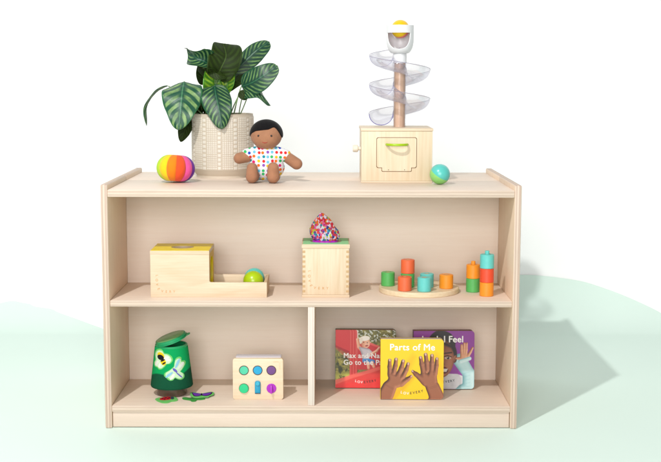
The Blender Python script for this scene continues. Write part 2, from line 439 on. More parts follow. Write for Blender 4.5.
FRESH = leaf_mat('young_leaf', rgb(70, 130, 28), rgb(168, 205, 58), rgb(190, 215, 90), rgb(90, 160, 36), 7, .4, .3)
STEMM = plain('leaf_stalk', rgb(120, 150, 92), .5, .15, 90)
plant = thing('potted_plant', 'leafy calathea houseplant with striped green leaves growing in the cream planter', 'plant', (pc.x, pc.y, ZT + HP - .026))
PO = Vector(plant.location)
def bez(P, t):
    P = [Vector(p) for p in P]
    while len(P) > 1: P = [P[i].lerp(P[i + 1], t) for i in range(len(P) - 1)]
    return P[0]
def through(P, t):
    """Catmull-Rom through the points"""
    n = len(P) - 1; x = min(t * n, n - 1e-6); i = int(x); t = x - i
    p0, p1, p2, p3 = P[max(i - 1, 0)], P[i], P[i + 1], P[min(i + 2, n)]
    return .5 * ((2 * p1) + (p2 - p0) * t + (2 * p0 - 5 * p1 + 4 * p2 - p3) * t * t + (3 * p1 - p0 - 3 * p2 + p3) * t ** 3)
def leaf(mid, W, side, top=LEAF, under=UNDER, fold=.15, a=.45, b=.75, cup=0., wave=.05, seed=0, stem=True, twist=0.):
    mid = [at(*m) for m in mid]; rnd = random.Random(seed)
    nt2, ns = 36, 10; side = Vector(side); f = lambda t: max(t, 1e-6) ** a * max(1 - t, 0) ** b
    mx = max(f(i / 200) for i in range(201)); ph = rnd.random() * 6
    bm = bmesh.new(); uvl = bm.loops.layers.uv.new('UVMap'); G = []; UV = {}
    for j in range(nt2 + 1):
        t = j / nt2; c = through(mid, t); tan = (through(mid, min(t + .02, 1)) - through(mid, max(t - .02, 0))).normalized()
        sd = side - tan * side.dot(tan); sd.normalize()
        if twist: sd = Quaternion(tan, twist * (t - .3)) @ sd
        nr = sd.cross(tan)
        w = W * f(t) / mx; row = []
        for i in range(-ns, ns + 1):
            s = i / ns; fa = fold + cup * abs(s)
            off = sd * (s * w * math.cos(fa)) + nr * (abs(s) * w * math.sin(fa))
            off += nr * (wave * W * s * s * math.sin(t * 11 + ph + (1.7 if s > 0 else 0)))
            off += nr * (.012 * W * math.cos((t - .26 * abs(s) ** 1.5) * 8.5 * 2 * PI) * (1 - abs(s) ** 3))
            v = bm.verts.new(c + off - PO); row.append(v); UV[v] = (s * .5 + .5, t)
        G.append(row)
    for j in range(nt2):
        for i in range(2 * ns):
            fc = bm.faces.new((G[j][i], G[j][i + 1], G[j + 1][i + 1], G[j + 1][i]))
            for l in fc.loops: l[uvl].uv = UV[l.vert]
    me = bpy.data.meshes.new('leaf'); bm.to_mesh(me); bm.free()
    o = link('leaf', me, [under, top], plant, smooth=3)
    # the face that catches the pattern is the nr side; the shell behind it carries the underside
    md = o.modifiers.new('thick', 'SOLIDIFY'); md.thickness = .0007; md.offset = 1; md.material_offset = 1; md.material_offset_rim = 1
    if stem:
        e = mid[0] - PO; r0 = Vector((e.x * .28 + rnd.uniform(-.012, .012), e.y * .28 + rnd.uniform(-.012, .012), .0))
        mdl = r0.lerp(e, .55) + Vector((0, 0, abs(e.z) * .16))
        st = [bez([r0, mdl, e + (mid[0] - through(mid, .1)) * .3, e], k / 14) for k in range(15)]
        obj('stalk', add_tube(bmesh.new(), st, [.0019 - .0007 * k / 14 for k in range(15)], 8), STEMM, plant, smooth=3)
X_, Y_, Z_ = Vector((1, 0, 0)), Vector((0, 1, 0)), Vector((0, 0, 1))
leaf([(184, 81.5, .36), (182, 93, .32), (180.5, 110, .297), (178.5, 130, .292)], .0535, (1, .1, .05), LEAF, a=.34, b=.74, fold=.14, seed=1, wave=.16)
leaf([(168, 86, .37), (156, 93, .36), (147, 107, .355), (146.5, 125.5, .35)], .019, (.16, 1, .1), LEAF, fold=.2, seed=2, wave=.08)
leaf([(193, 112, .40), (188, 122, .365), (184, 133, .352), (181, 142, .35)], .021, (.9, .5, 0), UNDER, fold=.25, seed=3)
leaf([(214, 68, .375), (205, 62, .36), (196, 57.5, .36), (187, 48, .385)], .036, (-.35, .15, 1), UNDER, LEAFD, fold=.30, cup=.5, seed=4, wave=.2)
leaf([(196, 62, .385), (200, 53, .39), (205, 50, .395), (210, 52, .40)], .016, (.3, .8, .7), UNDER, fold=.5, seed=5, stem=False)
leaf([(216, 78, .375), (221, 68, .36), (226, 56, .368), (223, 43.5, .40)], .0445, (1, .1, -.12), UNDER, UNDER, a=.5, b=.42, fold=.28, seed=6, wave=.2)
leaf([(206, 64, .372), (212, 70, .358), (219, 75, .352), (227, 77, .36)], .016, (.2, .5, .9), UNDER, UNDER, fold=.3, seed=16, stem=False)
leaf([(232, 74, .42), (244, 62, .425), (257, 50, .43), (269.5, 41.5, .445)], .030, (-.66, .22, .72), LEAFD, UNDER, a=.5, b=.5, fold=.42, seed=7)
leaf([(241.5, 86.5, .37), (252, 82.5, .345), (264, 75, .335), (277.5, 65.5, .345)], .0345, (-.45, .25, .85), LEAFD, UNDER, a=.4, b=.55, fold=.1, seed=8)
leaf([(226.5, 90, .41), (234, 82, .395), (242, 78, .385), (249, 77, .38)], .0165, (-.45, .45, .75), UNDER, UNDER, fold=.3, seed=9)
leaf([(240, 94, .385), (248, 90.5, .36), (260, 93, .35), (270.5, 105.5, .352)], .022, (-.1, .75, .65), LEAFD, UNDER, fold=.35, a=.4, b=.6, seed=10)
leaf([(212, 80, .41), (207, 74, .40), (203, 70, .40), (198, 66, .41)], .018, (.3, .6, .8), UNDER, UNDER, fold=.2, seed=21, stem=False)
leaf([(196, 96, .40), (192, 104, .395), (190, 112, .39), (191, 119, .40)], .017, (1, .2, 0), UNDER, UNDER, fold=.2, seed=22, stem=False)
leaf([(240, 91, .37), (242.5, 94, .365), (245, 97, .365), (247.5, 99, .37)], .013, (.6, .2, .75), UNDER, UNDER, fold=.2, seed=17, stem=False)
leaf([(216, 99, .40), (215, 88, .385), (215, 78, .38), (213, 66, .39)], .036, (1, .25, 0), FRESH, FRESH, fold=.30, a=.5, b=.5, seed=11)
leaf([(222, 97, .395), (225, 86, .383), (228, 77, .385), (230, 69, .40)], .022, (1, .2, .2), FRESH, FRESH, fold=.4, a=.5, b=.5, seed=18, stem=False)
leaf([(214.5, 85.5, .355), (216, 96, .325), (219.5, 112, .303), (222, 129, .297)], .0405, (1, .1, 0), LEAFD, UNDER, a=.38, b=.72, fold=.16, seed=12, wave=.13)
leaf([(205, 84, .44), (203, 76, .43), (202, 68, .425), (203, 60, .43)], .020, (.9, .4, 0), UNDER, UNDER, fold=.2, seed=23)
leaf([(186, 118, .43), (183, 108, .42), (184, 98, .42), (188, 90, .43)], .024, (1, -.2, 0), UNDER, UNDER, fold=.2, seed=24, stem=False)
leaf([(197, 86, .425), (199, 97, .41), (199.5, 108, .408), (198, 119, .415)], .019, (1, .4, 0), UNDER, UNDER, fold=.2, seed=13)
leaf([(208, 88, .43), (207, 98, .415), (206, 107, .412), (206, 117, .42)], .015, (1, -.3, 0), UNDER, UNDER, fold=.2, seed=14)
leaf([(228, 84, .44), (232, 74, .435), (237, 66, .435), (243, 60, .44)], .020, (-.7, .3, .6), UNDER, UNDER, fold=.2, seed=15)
for k, (xa, xb, yb) in enumerate(((192, 188, 100), (197, 193, 96), (203, 199, 99), (206, 208, 92), (237, 247, 98), (238.5, 243, 95))):
    A = at(xa, 121, .40 + .02 * (k % 3)) - PO; B = at(xb, yb, .385) - PO
    obj('stalk', add_tube(bmesh.new(), [bez([A, A.lerp(B, .5) + Vector((.004 * (-1) ** k, 0, .004)), B], i / 10) for i in range(11)], .0014, 8), STEMM, plant, smooth=3)

# ------------------------------------------------------------------ rag doll
dp = onz(266, 182.4, ZT)
doll = thing('rag_doll', 'sitting cloth doll with black hair and a romper of coloured dots', 'doll', (dp.x, .232, ZT), (0, 0, -.02))
SKIN = plain('doll_skin_cloth', rgb(176, 126, 96), .95, .09, 40, .9, 420, sheen=.1, spec=.15)
mm = .001
bm = bmesh.new()
add_blob(bm, Vector((0, .004, .120)), (.0412, .034, .0375)); add_blob(bm, Vector((0, -.002, .112)), (.036, .033, .030))
add_limb(bm, (0, .006, .090), (0, .008, .05), .020, .022)
add_limb(bm, (-.038, 0, .074), (-.0505, -.006, .064), .0125, .015); add_limb(bm, (-.0505, -.006, .064), (-.068, -.014, .0605), .0150, .0145)
add_limb(bm, (.036, 0, .074), (.058, -.006, .060), .0125, .0145); add_limb(bm, (.058, -.006, .060), (.078, -.014, .047), .0145, .0150)
add_limb(bm, (-.026, .0, .020), (-.033, -.042, .017), .0165, .0165); add_limb(bm, (-.033, -.048, .016), (-.0325, -.047, .038), .0160, .0140)
add_limb(bm, (.016, .0, .020), (.0205, -.042, .017), .0165, .0170); add_limb(bm, (.0205, -.048, .0165), (.0205, -.047, .039), .0165, .0145)
body = link('body', remesh(bm, .0016, 8), SKIN, doll, smooth=3)
mr, nt, b = nodes('dotted_cotton')
tc = N(nt, 'ShaderNodeTexCoord'); mp = N(nt, 'ShaderNodeMapping'); nt.links.new(tc.outputs['Object'], mp.inputs[0])
mp.inputs['Rotation'].default_value = (PI / 2, .12, 0); mp.inputs['Scale'].default_value = (1, 1, 1)
vo = N(nt, 'ShaderNodeTexVoronoi', voronoi_dimensions='2D', feature='F1'); vo.inputs['Scale'].default_value = 90; vo.inputs['Randomness'].default_value = .34
nt.links.new(mp.outputs[0], vo.inputs['Vector'])
sp = N(nt, 'ShaderNodeSeparateColor'); nt.links.new(vo.outputs['Color'], sp.inputs[0])
pal = [rgb(*c) for c in ((222, 40, 110), (40, 80, 190), (245, 120, 40), (60, 190, 110), (245, 200, 40), (120, 200, 225), (150, 90, 190), (225, 50, 50), (30, 150, 170))]
pc_ = ramp(nt, sp.outputs[0], [(i / len(pal), c) for i, c in enumerate(pal)], 'CONSTANT')
dm = ramp(nt, vo.outputs['Distance'], [(.31, (1, 1, 1, 1)), (.36, (0, 0, 0, 1))])
nt.links.new(mix(nt, dm, rgb(240, 238, 242), pc_), b.inputs['Base Color']); b.inputs['Roughness'].default_value = .9; b.inputs['Specular IOR Level'].default_value = .15
bump(nt, b, noise(nt, coords(nt), 260, 4), .35, .002)
bm = bmesh.new()
add_blob(bm, Vector((-.001, .004, .036)), (.048, .036, .034)); add_blob(bm, Vector((0, .004, .060)), (.0425, .029, .034))
add_limb(bm, (-.026, .002, .074), (-.0475, -.003, .069), .0165, .0168); add_limb(bm, (.026, .002, .074), (.0475, -.003, .067), .0165, .0168)
add_limb(bm, (-.026, .0, .022), (-.031, -.024, .019), .020, .0185); add_limb(bm, (.016, .0, .022), (.020, -.024, .019), .020, .0185)
link('romper', remesh(bm, .0016, 5), mr, doll, smooth=3)
HAIR = plain('doll_hair', rgb(20, 18, 20), .85, .2, 200, .6, 600, sheen=.1, spec=.1)
bm = bmesh.new(); nu, nv = 64, 30                                   # cap of hair with a side-swept fringe
G = []
for j in range(nv + 1):
    row = []
    for i in range(nu):
        az = 2 * PI * i / nu; x, y = math.cos(az), math.sin(az)
        if y < 0:
            lim = 1.3
            for _ in range(6): lim = .5 * lim + .5 * math.acos(float(np.interp(math.sin(lim) * x, [-1, -.85, -.6, -.2, .2, .46, .60, .78, 1], [-.10, .12, .27, .33, .38, .52, .50, .22, -.28])))
            lim = lim * (1 - .0) + 0; lim = lim if y < -.05 else 1.66
        else: lim = 1.70 + .25 * y
        q = lim * j / nv
        k = 1.045 if j < nv else 1.0
        row.append(bm.verts.new((.0412 * k * math.sin(q) * x, .004 + .034 * k * math.sin(q) * y, .120 + .0375 * k * math.cos(q))))
    G.append(row)
for j in range(nv):
    for i in range(nu): bm.faces.new((G[j][i], G[j][(i + 1) % nu], G[j + 1][(i + 1) % nu], G[j + 1][i]))
bmesh.ops.remove_doubles(bm, verts=bm.verts, dist=1e-6)
obj('hair', bm, HAIR, doll, smooth=3)
INK = plain('doll_eye_thread', rgb(25, 20, 20), .5)
from mathutils.bvhtree import BVHTree
_bv = BVHTree.FromPolygons([v.co.copy() for v in body.data.vertices], [tuple(f.vertices) for f in body.data.polygons])
def face_y(x, z): return _bv.ray_cast(Vector((x, -.2, z)), Vector((0, 1, 0)))[0].y
for x in (-.0175, .0150):
    bm = add_blob(bmesh.new(), Vector((x, face_y(x, .1185) - .0002, .1185)), (.0028, .0014, .0028), n=2); obj('eye', bm, INK, doll, smooth=3)
pts = [Vector((-.0015 + .0070 * (k / 10 * 2 - 1), 0, .1010 + .0022 * (k / 10 * 2 - 1) ** 2)) for k in range(11)]
for q in pts: q.y = face_y(q.x, q.z) - .0002
obj('mouth', add_tube(bmesh.new(), pts, [.0004 + .0006 * math.sin(PI * k / 10) for k in range(11)], 8), plain('mouth_thread', rgb(178, 60, 50), .8), doll, smooth=3)

# ------------------------------------------------------------------ two-tone and plain balls
def half(R, up):
    pr = [(R * math.sin(PI / 2 * i / 20), R * math.cos(PI / 2 * i / 20) * (1 if up else -1)) for i in range(21)]
    pr[0] = (0, R if up else -R)
    pr = [(r - (.0003 if i == 20 else 0), z) for i, (r, z) in enumerate(pr)]
    return lathe(pr, 48, cap=False)
def toy_ball(name, label, c, R, m1, m2, rot):
    t = thing(name, label, 'ball', c, rot, 'painted wooden balls')
    obj('half_shell', half(R, True), m1, t, smooth=3); obj('half_shell', half(R, False), m2, t, smooth=3)
    return t
p = onz(440, 184.6, ZT)
toy_ball('toy_ball', 'teal and green ball on the shelf top beside the wooden ball run box', (p.x, p.y + .008, ZT + .0255), .0255, TEAL, BGREEN, (.30, .55, 0))

# ------------------------------------------------------------------ ball run
YB = .205; q0 = at(361.2, 181.6, YB); q1 = at(432.0, 181.6, YB); BW = q1.x - q0.x; bx = (q0.x + q1.x) / 2; BDp = .175
run = thing('ball_run', 'wooden box with a lime door handle and a clear spiral ball run on top', 'ball run toy', (bx, YB, ZT))
hw = BW / 2; BH = .138
B1 = wood('run_birch', rgb(240, 222, 192), rgb(228, 204, 168), 'Z', 1.2, .9); B2 = wood('run_lid_birch', rgb(240, 220, 192), rgb(222, 198, 166), 'X', 1.2, .5)
obj('box', box(-hw, hw, .0, BDp, .0045, BH - .0072, bev=.0008), B1, run)
obj('base_plate', box(-hw - .0008, hw + .0008, -.0012, BDp + .001, 0, .0043, bev=.001), B2, run)
obj('lid', box(-hw - .0016, hw + .0016, -.002, BDp + .0016, BH - .0070, BH, bev=.0012), B2, run)
def pxl(x, y): v = at(x, y, YB); return (v.x - bx, v.z - ZT)
sx = 105 / 647.
def dpt(cx, cy): return pxl(350 + cx * sx, 115 + cy * sx)
def door_outline(g):
    x0, zt = dpt(163, 137); x1, zb = dpt(411, 327); xa, zt2 = dpt(194, 349); xb, _ = dpt(380, 349)
    x0 += g; x1 -= g; zt -= g; zb += g; xa += g; xb -= g; zt2 += g
    r = .005; P = []
    def arc(cx, cz, rr, a0, a1, n=6): P.extend((cx + rr * math.cos(a0 + (a1 - a0) * i / n), cz + rr * math.sin(a0 + (a1 - a0) * i / n)) for i in range(n + 1))
    arc(x1 - r, zt - r, r, 0, PI / 2); arc(x0 + r, zt - r, r, PI / 2, PI); arc(x0 + r, zb + r, r, PI, 1.5 * PI)
    P += [(xa, zb)]; arc(xa + .003, zt2 + .003, .003, PI, 1.5 * PI); arc(xb - .003, zt2 + .003, .003, 1.5 * PI, 2 * PI); P += [(xb, zb)]
    arc(x1 - r, zb + r, r, 1.5 * PI, 2 * PI); return P
obj('door_gap', prism(door_outline(0), .001, 'XZ', -.0006), plain('door_gap_dark', rgb(120, 88, 58), .9), run, smooth=None)
door = obj('door', prism(door_outline(.0013), .0016, 'XZ', -.0013, .0003, 1), B1, run)
hx, hz = dpt(289, 181); hr = (dpt(358, 181)[0] - dpt(220, 181)[0]) / 2
hp = [(hx - (hr - .002) * math.cos(PI * k / 24), -.0008 - .026 * math.sin(PI * k / 24) ** .8, hz) for k in range(25)]
bm = add_tube(bmesh.new(), hp, .0032, 12); obj('handle', bm, plain('lime_handle', rgb(172, 210, 20), .3), door)
for cx in (237, 336):
    x, z = dpt(cx, 341); bm = lathe([(0, 0), (.0011, 0), (.0011, .0004), (0, .0004)], 12); bmesh.ops.rotate(bm, verts=bm.verts, matrix=Matrix.Rotation(PI / 2, 3, 'X')); bmesh.ops.translate(bm, verts=bm.verts, vec=(x, -.0013, z + .0015))
    obj('hinge_pin', bm, DARK, door)
bm = lathe([(0, 0), (.0045, 0), (.0045, .006), (.0085, .0075), (.0092, .0095), (.0092, .0185), (.0078, .0205), (0, .0205)], 24)
bmesh.ops.rotate(bm, verts=bm.verts, matrix=Matrix.Rotation(-PI / 2, 3, 'Y')); bmesh.ops.translate(bm, verts=bm.verts, vec=(-hw, .06, dpt(40, 222)[1] + .003))
obj('peg', bm, plain('peg_cream', rgb(238, 228, 210), .5), run)
YT = YB + .088; ax = at(399.6, 90, YT); tx = ax.x - bx; ty = YT - YB
def tz(y): return at(399.6, y, YT).z - ZT
obj('dowel', lathe([(.0145, BH), (.0145, tz(60)), (.012, tz(59))], 40), DOWEL, run, (tx, ty, 0))
mcl, nt, b = nodes('clear_plastic')
nt.nodes.remove(b); out = nt.nodes['Material Output']
tr = N(nt, 'ShaderNodeBsdfTransparent'); tr.inputs[0].default_value = (.935, .93, .945, 1)
gl = N(nt, 'ShaderNodeBsdfGlossy'); gl.inputs['Roughness'].default_value = .06; gl.inputs[0].default_value = (.95, .95, 1, 1)
df = N(nt, 'ShaderNodeBsdfDiffuse'); df.inputs[0].default_value = rgb(236, 233, 242)
lw = N(nt, 'ShaderNodeLayerWeight'); lw.inputs[0].default_value = .32
m1 = N(nt, 'ShaderNodeMixShader'); nt.links.new(mth(nt, 'MULTIPLY_ADD', lw.outputs['Facing'], .13, .035), m1.inputs[0]); nt.links.new(tr.outputs[0], m1.inputs[1]); nt.links.new(df.outputs[0], m1.inputs[2])
m2 = N(nt, 'ShaderNodeMixShader'); nt.links.new(mth(nt, 'MULTIPLY', lw.outputs['Fresnel'], .42), m2.inputs[0]); nt.links.new(m1.outputs[0], m2.inputs[1]); nt.links.new(gl.outputs[0], m2.inputs[2])
nt.links.new(m2.outputs[0], out.inputs[0])
CLEAR = mcl
obj('clear_sleeve', lathe([(.0166, BH), (.0166, tz(63))], 40, cap=False), CLEAR, run, (tx, ty, 0), smooth=3)
# spiral trough: half-round section swept down two and a quarter turns, anticlockwise seen from above
RI, RO = .0165, .0790; rc = (RI + RO) / 2; rt = (RO - RI) / 2
PITCH = tz(55) - tz(84.3)
def spiral(ang, s):
    """ang in radians from +x; s in [0,1] across the trough, inner rim to outer rim"""
    k = (ang - PI) / (2 * PI); z = tz(55) - PITCH * k
    q = PI * s; r = rc - rt * math.cos(q); dz = -rt * .92 * math.sin(q)
    if s > .5: z += 0
    return Vector((tx + r * math.cos(ang), ty + r * math.sin(ang), z + dz))
A0, A1 = PI / 2 - .1, PI + 4 * PI + .10
bm = bmesh.new(); na, ns = 260, 18; G = []
for i in range(na + 1):
    an = A0 + (A1 - A0) * i / na; G.append([bm.verts.new(spiral(an, j / ns)) for j in range(ns + 1)])
for i in range(na):
    for j in range(ns): bm.faces.new((G[i][j], G[i][j + 1], G[i + 1][j + 1], G[i + 1][j]))
sp_ = obj('spiral_chute', bm, CLEAR, run, smooth=3)
md = sp_.modifiers.new('thick', 'SOLIDIFY'); md.thickness = .0014
RIM = plain('chute_rim', rgb(176, 170, 200), .2)
mrm, nt, b = nodes('clear_rim'); b.inputs['Base Color'].default_value = rgb(212, 208, 228); b.inputs['Transmission Weight'].default_value = .55; b.inputs['Roughness'].default_value = .15; b.inputs['IOR'].default_value = 1.3
PUR = nodes('violet_cut_edge'); PUR[2].inputs['Base Color'].default_value = rgb(120, 110, 200); PUR[2].inputs['Transmission Weight'].default_value = .3; PUR[2].inputs['Roughness'].default_value = .2
for s in (0, 1):
    obj('chute_rim', add_tube(bmesh.new(), [spiral(A0 + (A1 - A0) * i / 200, s) for i in range(201)], .0007, 6), mrm, sp_, smooth=3)
obj('chute_end', add_tube(bmesh.new(), [spiral(A1, j / 24) for j in range(25)], .0009, 6), PUR[0], sp_, smooth=3)
for kk in (1, 3):
    obj('chute_joint', add_tube(bmesh.new(), [spiral(kk * PI + .10, j / 24) for j in range(25)], .0005, 6), PUR[0], sp_, smooth=3)
# white catcher cup with a cut-away mouth
CUPW = plain('white_cup_plastic', rgb(240, 240, 243), .3, .01)
zr, zbm = tz(25.2), tz(53.5); CRd = .0352
obj('collar', lathe([(.0172, tz(63)), (.0176, tz(63) + .0005), (.0176, zbm - .001), (.0165, zbm)], 48), CUPW, run, (tx, ty, 0))
def cup_r(z):
    k = (zr - z) / (zr - zbm)
    return CRd if k < .50 else .0168 + (CRd - .0168) * math.sqrt(max(0, 1 - ((k - .50) / .5) ** 2)) ** .9
bm = bmesh.new(); nu, nv = 256, 120; G = []
for j in range(nv + 1):
    z = zr + (zbm - zr) * j / nv; r = cup_r(z)
    G.append([bm.verts.new((r * math.cos(2 * PI * i / nu), r * math.sin(2 * PI * i / nu), z)) for i in range(nu)])
zband = tz(33.0); mcx = -.0045
for j in range(nv):
    for i in range(nu):
        k = (i + 1) % nu; f = (G[j][i], G[j][k], G[j + 1][k], G[j + 1][i])
        c = sum((v.co for v in f), Vector()) / 4
        # mouth: seen from the front, flat under the band and round below
        if c.y < .006 and c.z < zband and ((c.x - mcx) / .0292) ** 4 * .6 + ((c.z - zband) / .0405) ** 2 + .4 * ((c.x - mcx) / .0292) ** 2 < 1: continue
        bm.faces.new(f)
bmesh.ops.delete(bm, geom=[v for v in bm.verts if not v.link_faces], context='VERTS')
bot = [e for e in bm.edges if e.is_boundary and all(abs(v.co.z - zbm) < 1e-6 for v in e.verts)]
if bot: bmesh.ops.contextual_create(bm, geom=bot)
for _ in range(3):
    bv = [v for v in bm.verts if any(e.is_boundary for e in v.link_edges) and v.co.z < zr - .001]
    bmesh.ops.smooth_vert(bm, verts=bv, factor=.5, use_axis_x=True, use_axis_y=True, use_axis_z=True)
cup = obj('catcher_cup', bm, CUPW, run, (tx, ty, 0), smooth=.7)
md = cup.modifiers.new('thick', 'SOLIDIFY'); md.thickness = .0026; md.offset = -1
yb = at(400.3, 28.6, YT)
toy_ball('toy_ball', 'yellow ball with a coral half in the white cup above the spiral', (yb.x, YT, yb.z - .001), .0236, plain('yellow_ball', rgb(255, 206, 20), .35, .02), plain('coral_ball', rgb(240, 120, 110), .35, .02), (.9, -.75, 0))

# ------------------------------------------------------------------ object permanence box with tray
YP = .05; a0 = at(150.7, 297.2, YP); a1 = at(266.9, 297.2, YP); L = a1.x - a0.x; zs = ZM
perm = thing('ball_drop_box', 'wooden box with a yellow lid and a low open tray beside it', 'toy box', (a0.x, YP, zs))
LB = at(209.6, 297.2, YP).x - a0.x; HB = .106; HT = .0372; DP = .128; tw = .0075
ol = [(0, 0), (L, 0), (L, HT)] + [(LB + .004 - .004 * math.sin(PI / 2 * k / 5), HT + .004 - .004 * math.cos(PI / 2 * k / 5)) for k in range(6)] + [(LB, HB), (0, HB)]
obj('front_panel', prism(ol, tw, 'XZ', 0, .0009), TOYW, perm)
obj('rear_panel', prism(ol, tw, 'XZ', DP - tw, .0009), TOYW, perm)
obj('floor_board', box(tw, L - tw, tw + .0002, DP - tw - .0002, .001, .008), TOYW, perm)
obj('end_panel', box(.0002, tw, tw + .0002, DP - tw - .0002, .0, HB - .0002), TOYEND, perm)
obj('tray_end', box(L - tw, L - .0002, tw + .0002, DP - tw - .0002, .0, HT, bev=.0006), TOYEND, perm)
hole = lambda a: (1 / ((abs(math.cos(a)) / .030) ** 4 + (abs(math.sin(a)) / .034) ** 4)) ** .25 if math.sin(a) < 0 or True else 0
bm = plate_hole((HB - .009) / 2, (DP - 2 * tw) / 2 - .0003, .006, lambda a: (1 / ((abs(math.cos(a)) / .036) ** 3 + (abs(math.sin(a)) / .034) ** 3)) ** (1 / 3))
bmesh.ops.rotate(bm, verts=bm.verts, matrix=Matrix.Rotation(PI / 2, 3, 'Y')); bmesh.ops.translate(bm, verts=bm.verts, vec=(LB - .0064, DP / 2, .008 + (HB - .009) / 2))
obj('side_opening', bm, [plain('yellow_side', rgb(228, 178, 20), .5), YEL], perm)
lid = thing('x', 'x', 'x') if False else None
bm = plate_hole(LB / 2, DP / 2, .0085, lambda a: 1 / math.sqrt((math.cos(a) / .028) ** 2 + (math.sin(a) / .026) ** 2))
bmesh.ops.translate(bm, verts=bm.verts, vec=(LB / 2, DP / 2, HB + .0002))
lidb = obj('lid', bm, [TRIM, TRIM], perm, smooth=None)
bm = plate_hole(LB / 2 - .0012, DP / 2 - .0015, .0006, lambda a: 1 / math.sqrt((math.cos(a) / .0282) ** 2 + (math.sin(a) / .0262) ** 2))
bmesh.ops.translate(bm, verts=bm.verts, vec=(LB / 2, DP / 2, HB + .0087)); obj('yellow_panel', bm, [YEL, YEL], lidb, smooth=None)
def brand_L(parent, x0, zt, x1, zb, size, y):
    """the letters run down the left and turn along the bottom"""
    G = []
    for k, ch in enumerate('LOVE'):
        t = k / 3.; G.append((ch, x0 + (.0008, 0, .0006, .0045)[k] * size / .0085, zt + (zb + .0065 - zt) * t, -PI / 2 + (0, 0, .12, .4)[k]))
    for k, ch in enumerate('VERY'):
        t = k / 3.; G.append((ch, x0 + size * 1.2 + .003 + (x1 - x0 - size * 1.2 - .003) * t, zb + (.0012, .0002, 0, .0002)[k], (-.2, -.06, 0, 0)[k]))
    return text_on('engraving', G, size, BRAND, parent, .0, y)
def P2(x, y): v = at(x, y, YP); return v.x - a0.x, v.z - zs
x0_, zt_ = P2(156.8, 275.6); x1_, zb_ = P2(174.2, 291.6)
brand_L(perm, x0_, zt_, x1_, zb_, .0082, -.0003)
# balls lying in the tray
def ball1(label, c, R, m):
    o = obj('toy_ball', lathe([(R * math.sin(PI * i / 40) if 0 < i < 40 else 0, -R * math.cos(PI * i / 40)) for i in range(41)], 48), m, None, c, smooth=3)
    return tag(o, label, 'ball', 'painted wooden balls')
c = at(253.3, 278.6, .095); ball1('glossy lime green ball at the front of the wooden tray', (c.x, c.y, zs + .008 + .0252), .0252, LIME)
c = at(254.6, 276, .142); ball1('turquoise ball in the wooden tray half hidden behind the lime one', (c.x - .0005, .1405, zs + .008 + .0252), .0252, TEAL)

# ------------------------------------------------------------------ tissue box
YS = .052; a0 = at(302.5, 297.2, YS); a1 = at(348.9, 297.2, YS); wT = a1.x - a0.x; xc = (a0.x + a1.x) / 2
tis = thing('tissue_box', 'tall wooden cube box with a green lid and finger-jointed corners', 'toy box', (xc, YS, zs))
hh, HTb, DT = wT / 2, .131, .113
obj('box', box(-hh, hh, 0, DT, .0068, HTb - .0095, bev=.0006), TOYZ, tis)
obj('base_plate', box(-hh - .0016, hh + .0016, -.0016, DT + .0016, 0, .0066, bev=.0012), TRIM, tis)
bm = plate_hole(hh + .0016, DT / 2 + .0016, .0093, lambda a: 1 / math.sqrt((math.cos(a) / .039) ** 2 + (math.sin(a) / .034) ** 2))
bmesh.ops.translate(bm, verts=bm.verts, vec=(0, DT / 2, HTb - .0093)); tl = obj('lid', bm, [TRIM, TRIM], tis, smooth=None)
bm = plate_hole(hh - .001, DT / 2 - .0015, .0006, lambda a: 1 / math.sqrt((math.cos(a) / .0392) ** 2 + (math.sin(a) / .0342) ** 2))
bmesh.ops.translate(bm, verts=bm.verts, vec=(0, DT / 2, HTb + .0001)); obj('green_panel', bm, [plain('green_lid_paint', rgb(150, 226, 162), .5, .03)] * 2, tl, smooth=None)
for s in (-1, 1):                                                  # end grain of the box joints
    bm = bmesh.new(); n = 9
    for k in range(n):
        z = .0125 + k * (HTb - .025) / (n - .3); xa = s * hh; xb = s * (hh - .0068)
        add_box(bm, min(xa, xb) + (0 if s > 0 else -.00015), max(xa, xb) + (.00015 if s > 0 else 0), -.0003, .004, z, z + .0058)
    obj('finger_joint', bm, plain('joint_end_grain', rgb(206, 170, 124), .7, .15, 300), tis, smooth=None)
def P3(x, y): v = at(x, y, YS); return v.x - xc, v.z - zs
x0_, zt_ = P3(309.3, 271.3); x1_, zb_ = P3(327.4, 288.2); brand_L(tis, x0_, zt_, x1_, zb_, .0088, -.0003)
# printed scarf tumbling out of the oval slot
def cloth(name, Rs, hgt, seed, dx, sy, m, loc):
    r = random.Random(seed); bm = bmesh.new(); nu, nv = 120, 44; G = []; ph = [r.random() * 6 for _ in range(8)]
    for j in range(nv + 1):
        t = j / nv; R0 = np.interp(t, [q[0] for q in Rs], [q[1] for q in Rs]); row = []
        for i in range(nu):
            an = 2 * PI * i / nu
            f = abs(math.sin(2.5 * an + ph[0] + 1.6 * t)) * .30 + abs(math.sin(4.5 * an + ph[1] - 2.4 * t)) * .20 + .10 * math.sin(9 * an + ph[2] + 6 * t) + .05 * math.sin(13 * an + 11 * t + ph[3])
            k = R0 * (.80 + f)
            z = t * hgt + .16 * R0 * (math.sin(3 * an + ph[4]) * t + .6 * math.sin(5 * an + ph[5]) * t)
            row.append(bm.verts.new((k * math.cos(an) + dx * t * t + .0025 * math.sin(9 * t + ph[6]), k * math.sin(an) * sy, z)))
        G.append(row)
    for j in range(nv):
        for i in range(nu): bm.faces.new((G[j][i], G[j][(i + 1) % nu], G[j + 1][(i + 1) % nu], G[j + 1][i]))
    bm.faces.new(G[-1])
    return obj(name, bm, m, None, loc, smooth=3)
mc_, nt, b = nodes('confetti_cloth')
vo = N(nt, 'ShaderNodeTexVoronoi', feature='F1'); vo.inputs['Scale'].default_value = 1; vo.inputs['Randomness'].default_value = .9
nv_ = coords(nt, (200, 150, 165)); nt.links.new(nv_, vo.inputs['Vector'])
